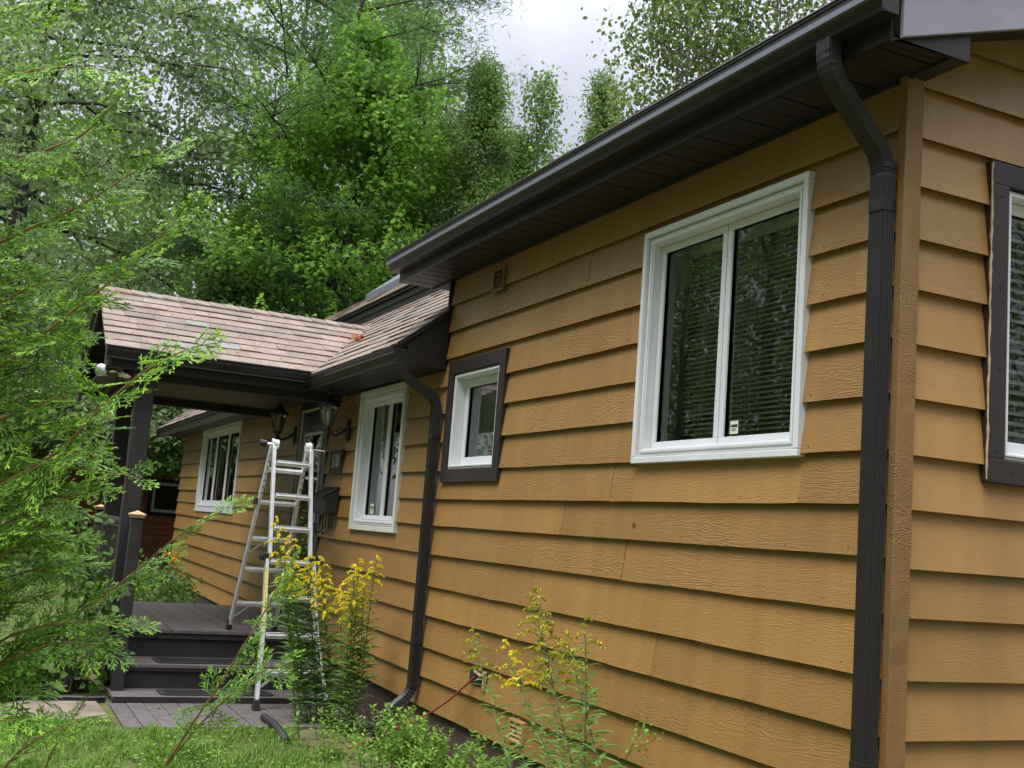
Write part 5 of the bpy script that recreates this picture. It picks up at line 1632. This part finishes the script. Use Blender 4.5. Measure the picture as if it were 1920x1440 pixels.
# ---- low ground cover along the foundation
def cover():
    rng = np.random.default_rng(73); C_ = []; Hh = []
    n = 420
    x = rng.uniform(-5.55, -1.4, n); y = -.10 - np.abs(rng.normal(0, .27, n)) - .05
    keep = (y > -.95) & ~((x < -4.72) & (y > -.42)); x, y = x[keep], y[keep]
    mbs = MB(); pos = []; ax = []; nr = []; ln = []
    for (a, b) in zip(x, y):
        h = rng.uniform(.10, .34) * (1.15 if b > -.4 else .7)
        lean = rng.normal(0, .16, 2); p0 = np.array((a, b, -.68)); p1 = p0 + (lean[0] * h * 1.5, lean[1] * h * 1.5 - .02, h)
        mbs.tube([p0, (p0 + p1) / 2 + (0, 0, .02), p1], [.003, .0025, .0015], 3)
        k = int(h / .022)
        for j in range(2, k + 1):
            t = j / k; q = p0 * (1 - t) + p1 * t
            for s_ in (0, 1):
                az = j * 1.57 + s_ * pi + rng.normal(0, .3); pos.append(q); ax.append((cos(az), sin(az), .35 + .4 * t)); nr.append((rng.normal(0, .2), rng.normal(0, .2), 1)); ln.append(rng.uniform(.035, .065) * (1.1 - .35 * t))
    V, F = scatter(LEAF6, np.array(pos), np.array(ax, float), np.array(nr, float), np.array(ln), np.array(ln) * .52)
    o = np_mesh('ground_cover', V, [F], L_COVER); tag(o, 'low light green leafy ground cover along the house wall', 'ground cover', kind='stuff')
    s_ = mbs.build('stalks', M_STEM, o)
    s_['kind'] = 'stuff'


cover()


# ---- goldenrod
def goldenrod(label, stems, seed, bloom=L_BLOOM, plume=1.0, group='goldenrod plants by the wall', leaf_len=.145, lsp=.011, lower_bare=0.0, stemm=M_STEM):
    """stems: list of (base, top); each has alternate lance leaves and an arching plume"""
    rng = np.random.default_rng(seed)
    b = np.mean([s_[0] for s_ in stems], axis=0)
    root = empty('goldenrod', tuple(b), label, 'goldenrod', group)
    ms = MB(); LP = []; LA = []; LN = []; LL = []
    for (p0, p1, bl) in stems:
        FP = []; FA = []; FN = []
        p0 = np.array(p0, float); p1 = np.array(p1, float); L_ = np.linalg.norm(p1 - p0)
        mid = (p0 + p1) / 2 + rng.normal(0, .03, 3)
        T = np.linspace(0, 1, 9); path = [(1 - t) ** 2 * p0 + 2 * t * (1 - t) * mid + t * t * p1 for t in T]
        ms.tube(path, [.0055 * (1 - .65 * t) for t in T], 5)
        n = int(L_ / lsp)
        for j in range(n):
            t = lower_bare + (1 - lower_bare) * (j + .5) / n
            if t > .95: continue
            q = (1 - t) ** 2 * p0 + 2 * t * (1 - t) * mid + t * t * p1
            az = j * 2.4 + rng.normal(0, .25)
            LP.append(q); LA.append((cos(az), sin(az), .55 - .1 * t + rng.normal(0, .18))); LN.append((0, 0, 1)); LL.append(leaf_len * rng.uniform(.65, 1.15) * (1 - .62 * max(0, t - .45) / .55) * (1 if t > .15 else .7))
        d = (p1 - path[-2]); d /= np.linalg.norm(d)
        nb = int(20 * plume * bl)
        for j in range(nb):
            t = 1 - .30 * bl * (j / max(1, nb - 1)); q = p0 * (1 - t) + p1 * t + (mid - (p0 + p1) / 2) * 2 * t * (1 - t)
            az = j * 2.4 + rng.normal(0, .3); bl_ = (.05 + .13 * bl * (j / max(1, nb - 1)) ** .8) * rng.uniform(.75, 1.2)
            o = np.array((cos(az), sin(az), 0))
            P = [q + o * bl_ * s_ + np.array((0, 0, bl_ * (1.0 * s_ - 1.05 * s_ * s_))) for s_ in np.linspace(0, 1, 6)]
            ms.tube(P, [.0016] * 6, 3)
            m_ = int(bl_ / .0055)
            for k in range(m_):
                s_ = .2 + .8 * k / m_; f = s_ * 5; i0 = min(int(f), 4); w = P[i0] * (1 - f + i0) + P[i0 + 1] * (f - i0)
                for _ in range(2):
                    FP.append(w + rng.normal(0, .0035, 3)); FA.append(rng.normal(0, .6, 3) + (0, 0, .9)); FN.append(rng.normal(0, 1, 3))
        if len(FP) > 8:
            V, F = scatter(LEAF4, np.array(FP), np.array(FA), np.array(FN), .018, .0125); np_mesh('flower_plume', V, [F], bloom, root)['kind'] = 'stuff'
    ms.build('stem', stemm, root)
    LL = np.array(LL)
    V, F = scatter(LANCE, np.array(LP), np.array(LA, float), np.array(LN, float), LL, LL * .15 + .006); np_mesh('leaves', V, [F], L_GOLD, root)
    return root


rg = np.random.default_rng(80)
def stand(px0, px1, pyt0, pyt1, bpx, bpy, D, n, bl=1.0):
    out = []
    for i in range(n):
        t = (i + .5) / n
        b = at(bpx[0] + (bpx[1] - bpx[0]) * t, bpy, D + rg.normal(0, .12)); b[2] = -.68
        tp_ = at(px0 + (px1 - px0) * t + rg.normal(0, 6), pyt0 + (pyt1 - pyt0) * rg.random(), D + rg.normal(0, .12))
        out.append((b, tp_, bl * rg.uniform(.7, 1.15)))
    return out


goldenrod('tall goldenrod clump in yellow bloom right in front of the ladder', stand(515, 612, 968, 1110, (548, 630), 1375, 9.25, 10, .75), 81, plume=.95, lsp=.0125)
goldenrod('shorter goldenrod clump in yellow bloom under the tall window, right of the ladder', stand(634, 700, 1030, 1140, (630, 668), 1375, 9.0, 6, .75), 82, plume=.95, lsp=.0125)
def on_y(px, py, y):
    d = at(px, py, 1.0) - CAM
    return CAM + d * ((y - CAM[1]) / d[1])


def one(top, base, yt, bl=1.0, yb=None):
    t = on_y(top[0], top[1], yt); b = on_y(base[0], base[1], yt - .14 if yb is None else yb)
    d = t - b; b2 = b + d * ((-.68 - b[2]) / d[2]); b2[1] = min(b2[1], -.2)
    return [(b2, t, bl)]


goldenrod('lone goldenrod with a broad yellow green plume, tallest on the long wall', one((998, 1108), (1080, 1440), -.30, 1.2), 83, bloom=L_BLOOMG, stemm=M_STEMD, plume=1.3, lsp=.02, lower_bare=.25)
goldenrod('goldenrod with a deep yellow drooping plume beside the wall opening', one((945, 1205), (1048, 1440), -.33, .65), 84, stemm=M_STEM, lsp=.02, lower_bare=.2)
goldenrod('budding goldenrod with upright green side shoots in front of the wall opening', one((884, 1185), (962, 1440), -.34, .75), 85, bloom=L_BLOOMG, plume=.6, lsp=.02)
goldenrod('leafy goldenrod in bud at the right of the group', one((1062, 1190), (1130, 1440), -.32, .5) + one((1096, 1165), (1085, 1440), -.36, .35), 86, bloom=L_BLOOMG, stemm=M_STEMD, plume=.7, lsp=.017)
goldenrod('short leafy stems without flowers at the foot of the lone goldenrod', one((1040, 1320), (1052, 1440), -.42, .05) + one((1012, 1340), (1020, 1440), -.45, .05) + one((1085, 1345), (1092, 1440), -.42, .05) + one((960, 1330), (975, 1440), -.45, .05), 87, bloom=L_BLOOMG, plume=0, leaf_len=.10, lsp=.014)
# thin sprig with round leaves at the right
rng = np.random.default_rng(88)
b = on_y(1165, 1440, -.28); b2 = b + (.05, -.08, 0); b2[2] = -.68; t1 = on_y(1205, 1360, -.25); t2 = on_y(1232, 1385, -.27)
sp = empty('sprig', tuple(b2), 'small round leaved sprig alone against the lowest boards', 'plant')
mb = MB(); mb.tube([b2, b, t1], [.004, .003, .0015], 5); mb.tube([b * .6 + t1 * .4, t2], [.002, .001], 4); mb.build('stem', M_STEM, sp)
cl = np.array([b * (1 - t) + t1 * t for t in (.3, .5, .7, .85, 1)] + [t2, (t1 + t2) / 2, (b + t2) / 2]); V, F = leaf_cloud(cl, 7, (.022, .022, .018), .022, rng, LEAF6, .4, ratio=.8); np_mesh('leaves', V, [F], L_COVER, sp)

# fallen leaves on the porch roof, deck and steps
mb = None
for (c, n, s_, lab, nm) in (((-8.15, .20, 2.95), 26, (.09, .06, .015), 'orange clump of fallen leaves in the roof valley', 'leaf_clump'), ((-9.0, -1.0, DZK + .015), 1, (.0, .0, .0), 'single brown leaf lying on the porch deck', 'fallen_leaf'),
                            ((-7.4, -1.75, -.37), 1, (0, 0, 0), 'single brown leaf on the upper step', 'fallen_leaf')):
    V, F = leaf_cloud(np.array([c], float), n, s_, .085, np.random.default_rng(n), LEAF6, .7); o = np_mesh(nm, V, [F], L_DRY if n == 1 else leaf_mat('rust_leaf', (.42, .11, .03), (.55, .2, .06), .2)); tag(o, lab, 'leaf')


rng = np.random.default_rng(95); n_ = 130      # needles and bits blown onto the porch roof
f_ = rng.random(n_) ** 1.6; y_ = PYF + .05 + rng.random(n_) * 2.1; x_ = PX0 + (PRX - PX0) * f_ * .95; z_ = PZ0 + (PRZ - PZ0) * f_ * .95 + .022
a_ = rng.uniform(0, 6.28, n_); ax_ = np.stack([np.cos(a_), np.sin(a_), np.cos(a_) * -PSL], 1)
V, F = scatter(LEAF4, np.stack([x_, y_, z_], 1), ax_, np.tile((PSL, 0, 1.0), (n_, 1)), rng.uniform(.02, .055, n_), rng.uniform(.006, .02, n_))
tag(np_mesh('roof_litter', V, [F], L_DRY), 'needles and leaf bits scattered over the porch shingles', 'leaf litter', kind='stuff')


# ---- foreground cedar: flat fern-like sprays
def spray_template(L_, rng, n=20):
    """one flat spray in its own plane: arrays of strip position, axis, length, tip flag (x along, y across)"""
    pos = []; ax = []; ln = []; wd = []; tip = []
    def strip(p, d, l, w, t): pos.append((p[0], p[1], 0)); ax.append((d[0], d[1], 0)); ln.append(l); wd.append(w); tip.append(t)
    for i in range(int(L_ / .016)): strip((i * .016, 0), (1, 0), .022, .004, False)
    for i in range(n):
        t = .05 + .93 * (i + rng.uniform(-.2, .2)) / n; s_ = 1 if i % 2 else -1
        L2 = L_ * .62 * min(1, (t + .16) * 2.2) * (1 - t) ** .65 * rng.uniform(.7, 1.1) + .022
        a = s_ * (R(50) - R(16) * t + rng.normal(0, .1))
        x, y = t * L_, 0.0; st = .0115; k = max(2, int(L2 / st)); cur = a; bend = rng.uniform(.004, .03)
        for j in range(k):
            cur -= s_ * bend; d = (cos(cur), sin(cur)); last = j >= k - 2
            strip((x, y), d, .021, .0052, last or t > .9)
            if j >= 1:
                s3 = 1 if j % 2 else -1; u = j / k
                l3 = (.040 * (1 - u) ** .7 + .007) * min(1, L2 / .08 + .2) * rng.uniform(.6, 1.15); a3 = cur + s3 * R(36 + rng.normal(0, 6))
                m_ = max(1, int(l3 / .014))
                for q in range(m_):
                    strip((x + cos(a3) * q * .014, y + sin(a3) * q * .014), (cos(a3), sin(a3)), min(.02, l3 - q * .014 + .006), .0046, (q == m_ - 1 and rng.random() < .35) or last)
            x += d[0] * st; y += d[1] * st
    return np.array(pos, float), np.array(ax, float), np.array(ln), np.array(wd), np.array(tip)


def cedar(label, trunk_pts, trunk_r, branches, seed, group=None):
    rng = np.random.default_rng(seed)
    root = empty('cedar', tuple(trunk_pts[0]), label, 'cedar', group)
    mb = MB(); mb.tube(trunk_pts, np.linspace(trunk_r, trunk_r * .4, len(trunk_pts)), 9); mb.build('trunk', M_BARK, root)
    temps = [spray_template(l, rng, n_) for l, n_ in ((.205, 10), (.17, 9), (.135, 8), (.095, 6))]
    mb = MB(); VV = []; FF = []; MI = []; off = 0
    for (path, dens, scale) in branches:
        path = [np.array(q, float) for q in path]
        # arc-length resample
        seg = [np.linalg.norm(path[i + 1] - path[i]) for i in range(len(path) - 1)]; tot = sum(seg); m_ = max(8, int(tot / .05))
        cum = np.concatenate([[0], np.cumsum(seg)]); S_ = np.linspace(0, tot, m_)
        P = np.stack([np.interp(S_, cum, [q[c] for q in path]) for c in range(3)], 1)
        P[1:-1] = (P[:-2] + P[1:-1] * 2 + P[2:]) / 4
        mb.tube(list(P), np.linspace(.0085 * scale, .0016, m_), 6)
        vis0 = .12
        ns = int(tot / .036 * dens)
        for i in range(ns + 1):
            u = vis0 + (1 - vis0) * i / max(1, ns); f = u * (m_ - 1); k = min(int(f), m_ - 2); q = P[k] * (1 - f + k) + P[k + 1] * (f - k)
            d = P[min(k + 2, m_ - 1)] - P[max(k - 1, 0)]; d /= np.linalg.norm(d)
            last = i == ns
            # spray plane: sideways off the branch, mostly facing up and a little toward the open side
            n0 = np.array((.25, -.35, 1.0)) + rng.normal(0, .42, 3); side = np.cross(n0, d); side /= np.linalg.norm(side)
            s_ = 1 if i % 2 else -1
            a = d * (1 if last else rng.uniform(.55, 1.0)) + side * (0 if last else s_ * rng.uniform(.45, .95)) + np.array((0, 0, -.12))
            a /= np.linalg.norm(a)
            nn = n0 - a * (n0 @ a); nn /= np.linalg.norm(nn); sd_ = np.cross(nn, a)
            taper = 1.0 - .75 * u
            ti = 0 if taper > .75 else 1 if taper > .5 else 2
            if last: ti = 2
            if rng.random() < .25: ti = min(3, ti + 1)
            tp_, ta, tl_, tw, tt = temps[ti]
            sc = scale * rng.uniform(.8, 1.15)
            dr = rng.uniform(.25, 1.1)
            W_ = q + (tp_[:, 0:1] * a + tp_[:, 1:2] * sd_) * sc
            W_[:, 2] -= dr * (tp_[:, 0] * sc) ** 2 + .6 * (tp_[:, 1] * sc) ** 2
            A = ta[:, 0:1] * a + ta[:, 1:2] * sd_; A[:, 2] -= 2 * dr * tp_[:, 0] * sc * ta[:, 0] + 1.2 * tp_[:, 1] * sc * ta[:, 1]
            NN = np.broadcast_to(nn, A.shape) + rng.normal(0, .32, A.shape)
            V, F = scatter(STRIP, W_, A, NN, tl_ * sc, tw * sc * 1.12)
            VV.append(V); FF.append(F + off); off += len(V); MI.append(np.repeat(tt, len(STRIP[1])).astype(int) * (1 if rng.random() < .75 else 0))
    mb.build('branch', M_TWIG, root)
    np_mesh('foliage', np.concatenate(VV), [np.concatenate(FF)], [L_CEDAR, L_CEDART], root, midx=np.concatenate(MI))
    return root


def pl(D0, D1, *pts):
    n = len(pts); return [at(x, y, D0 + (D1 - D0) * i / max(1, n - 1)) for i, (x, y) in enumerate(pts)]


T0 = at(-330, 1100, 3.3); T1 = at(-300, 200, 3.4); TT = [np.array((T0[0], T0[1], -.7)), T0, (T0 + T1) / 2, T1, at(-290, -500, 3.4)]
tall = [
    (pl(3.35, 3.0, (-310, 560), (-120, 400), (0, 318), (75, 286), (155, 255), (196, 216), (230, 178)), 1.0, 1.0),
    (pl(3.35, 3.1, (-310, 640), (-140, 520), (0, 455), (55, 428), (124, 400), (187, 364), (285, 300)), 1.0, 1.0),
    (pl(3.35, 3.0, (-310, 900), (-120, 740), (0, 690), (47, 653), (103, 610), (157, 567), (210, 525), (272, 474), (330, 412)), 1.0, 1.0),
    (pl(3.35, 3.05, (-310, 380), (-120, 210), (0, 155), (60, 130), (120, 125), (200, 131)), .9, .95),
    (pl(3.4, 3.2, (-300, 230), (-120, 80), (-20, 40), (50, 8), (100, -20)), 1.0, 1.0),
    (pl(3.35, 2.9, (-310, 1060), (-100, 960), (20, 900), (100, 853), (133, 827), (173, 780), (213, 743), (257, 707), (293, 680), (350, 655)), 1.05, 1.05),
    (pl(3.35, 3.0, (-310, 1060), (-100, 960), (20, 900), (70, 877), (110, 850), (150, 843), (185, 856)), .8, .8),
    (pl(3.3, 2.95, (-310, 1120), (-80, 950), (40, 905), (90, 888), (140, 873), (187, 884), (225, 885), (258, 898)), .6, .6),
    (pl(3.4, 3.2, (-310, 780), (-120, 640), (-20, 580), (50, 540), (110, 520)), 1.0, 1.0),
    (pl(3.4, 3.15, (-310, 1000), (-120, 860), (-30, 800), (40, 770), (110, 745), (150, 730)), 1.0, 1.0),
    (pl(3.3, 3.1, (-310, 1160), (-100, 1050), (-10, 990), (60, 960), (120, 930), (165, 925)), 1.0, 1.0),
]
def on_trunk(z):
    zs_ = [q[2] for q in TT]; return np.array([np.interp(z, zs_, [q[c] for q in TT]) for c in range(3)])


tall = [([on_trunk(b_[0][2])] + b_[1:], d_, s_) for b_, d_, s_ in tall]
_rg = np.random.default_rng(77)
for _i in range(16):      # the side of the tree turned away from the house
    _z = .1 + _i * .16; _a = math.atan2(-_r[1], -_r[0]) + _rg.uniform(-1.25, 1.25); _l = _rg.uniform(.6, 1.1); _o = np.array((cos(_a), sin(_a), 0)); _b = on_trunk(_z)
    if (_b + _o * _l - CAM) @ _f < 2.4: _l *= .6
    tall.append(([_b, _b + _o * _l * .35 + (0, 0, .02), _b + _o * _l * .7 + (0, 0, .1), _b + _o * _l + (0, 0, .24)], .9, 1.0))
for _i in range(12):
    _y = 470 + _i * 62 + _rg.uniform(-15, 15); _l = _rg.uniform(40, 150)
    _p = pl(3.6, 3.4, (-300, _y + 230), (-150, _y + 90), (-60, _y + 30), (-10, _y), (_l * .6, _y - 28), (_l, _y - 30)); tall.append(([on_trunk(_p[0][2])] + _p[1:], 1.15, .95))
cedar('tall cedar at the left edge whose feathery branches reach across the porch roof', TT, .07, tall, 91)
Y0 = at(110, 1900, 3.5); YT = [np.array((Y0[0], Y0[1], -.7)), at(110, 1750, 3.5), at(60, 1600, 3.5), at(0, 1450, 3.5)]
low = [
    (pl(3.6, 3.4, (110, 1780), (220, 1590), (290, 1460), (318, 1425), (365, 1350), (415, 1280), (462, 1200), (490, 1160), (528, 1085)), .75, .85),
    (pl(3.6, 3.5, (110, 1750), (240, 1560), (320, 1424), (380, 1352), (432, 1301), (475, 1272), (512, 1246)), .8, .8),
    (pl(3.4, 3.3, (-60, 1500), (-60, 1300), (60, 1190), (140, 1150), (207, 1110), (267, 1061), (327, 1009), (372, 978), (418, 957)), .9, .72),
    (pl(3.4, 3.2, (-125, 1500), (-145, 1280), (-35, 1160), (25, 1100), (75, 1065), (105, 1060)), .9, .8),
    (pl(3.4, 3.2, (-125, 1550), (-125, 1350), (-25, 1260), (55, 1220), (125, 1200), (180, 1215)), 1.0, 1.0),
    (pl(3.4, 3.3, (-125, 1550), (-125, 1400), (-45, 1310), (15, 1280), (55, 1300)), 1.0, 1.0),
    (pl(3.3, 3.2, (-5, 1700), (-35, 1550), (-5, 1450), (55, 1390), (115, 1360), (150, 1352)), .8, .85),
    (pl(3.4, 3.3, (45, 1750), (45, 1550), (95, 1410), (135, 1350), (167, 1302)), .35, .5),
    (pl(3.4, 3.15, (-125, 1500), (-155, 1250), (-85, 1120), (-15, 1060), (45, 1010), (85, 985)), 1.0, 1.0),
    (pl(3.4, 3.2, (-125, 1500), (-125, 1320), (-5, 1200), (85, 1170), (165, 1165), (240, 1172)), .7, .8),
    (pl(3.3, 3.1, (-145, 1600), (-155, 1430), (-85, 1370), (-25, 1350), (30, 1350)), 1.0, 1.0),
    (pl(3.4, 3.2, (-125, 1560), (-175, 1350), (-125, 1220), (-65, 1180), (-5, 1130), (25, 1100)), 1.0, 1.0),
]
cedar('young cedar at bottom left with one shoot leaning right over the lawn', YT, .035, low, 92)
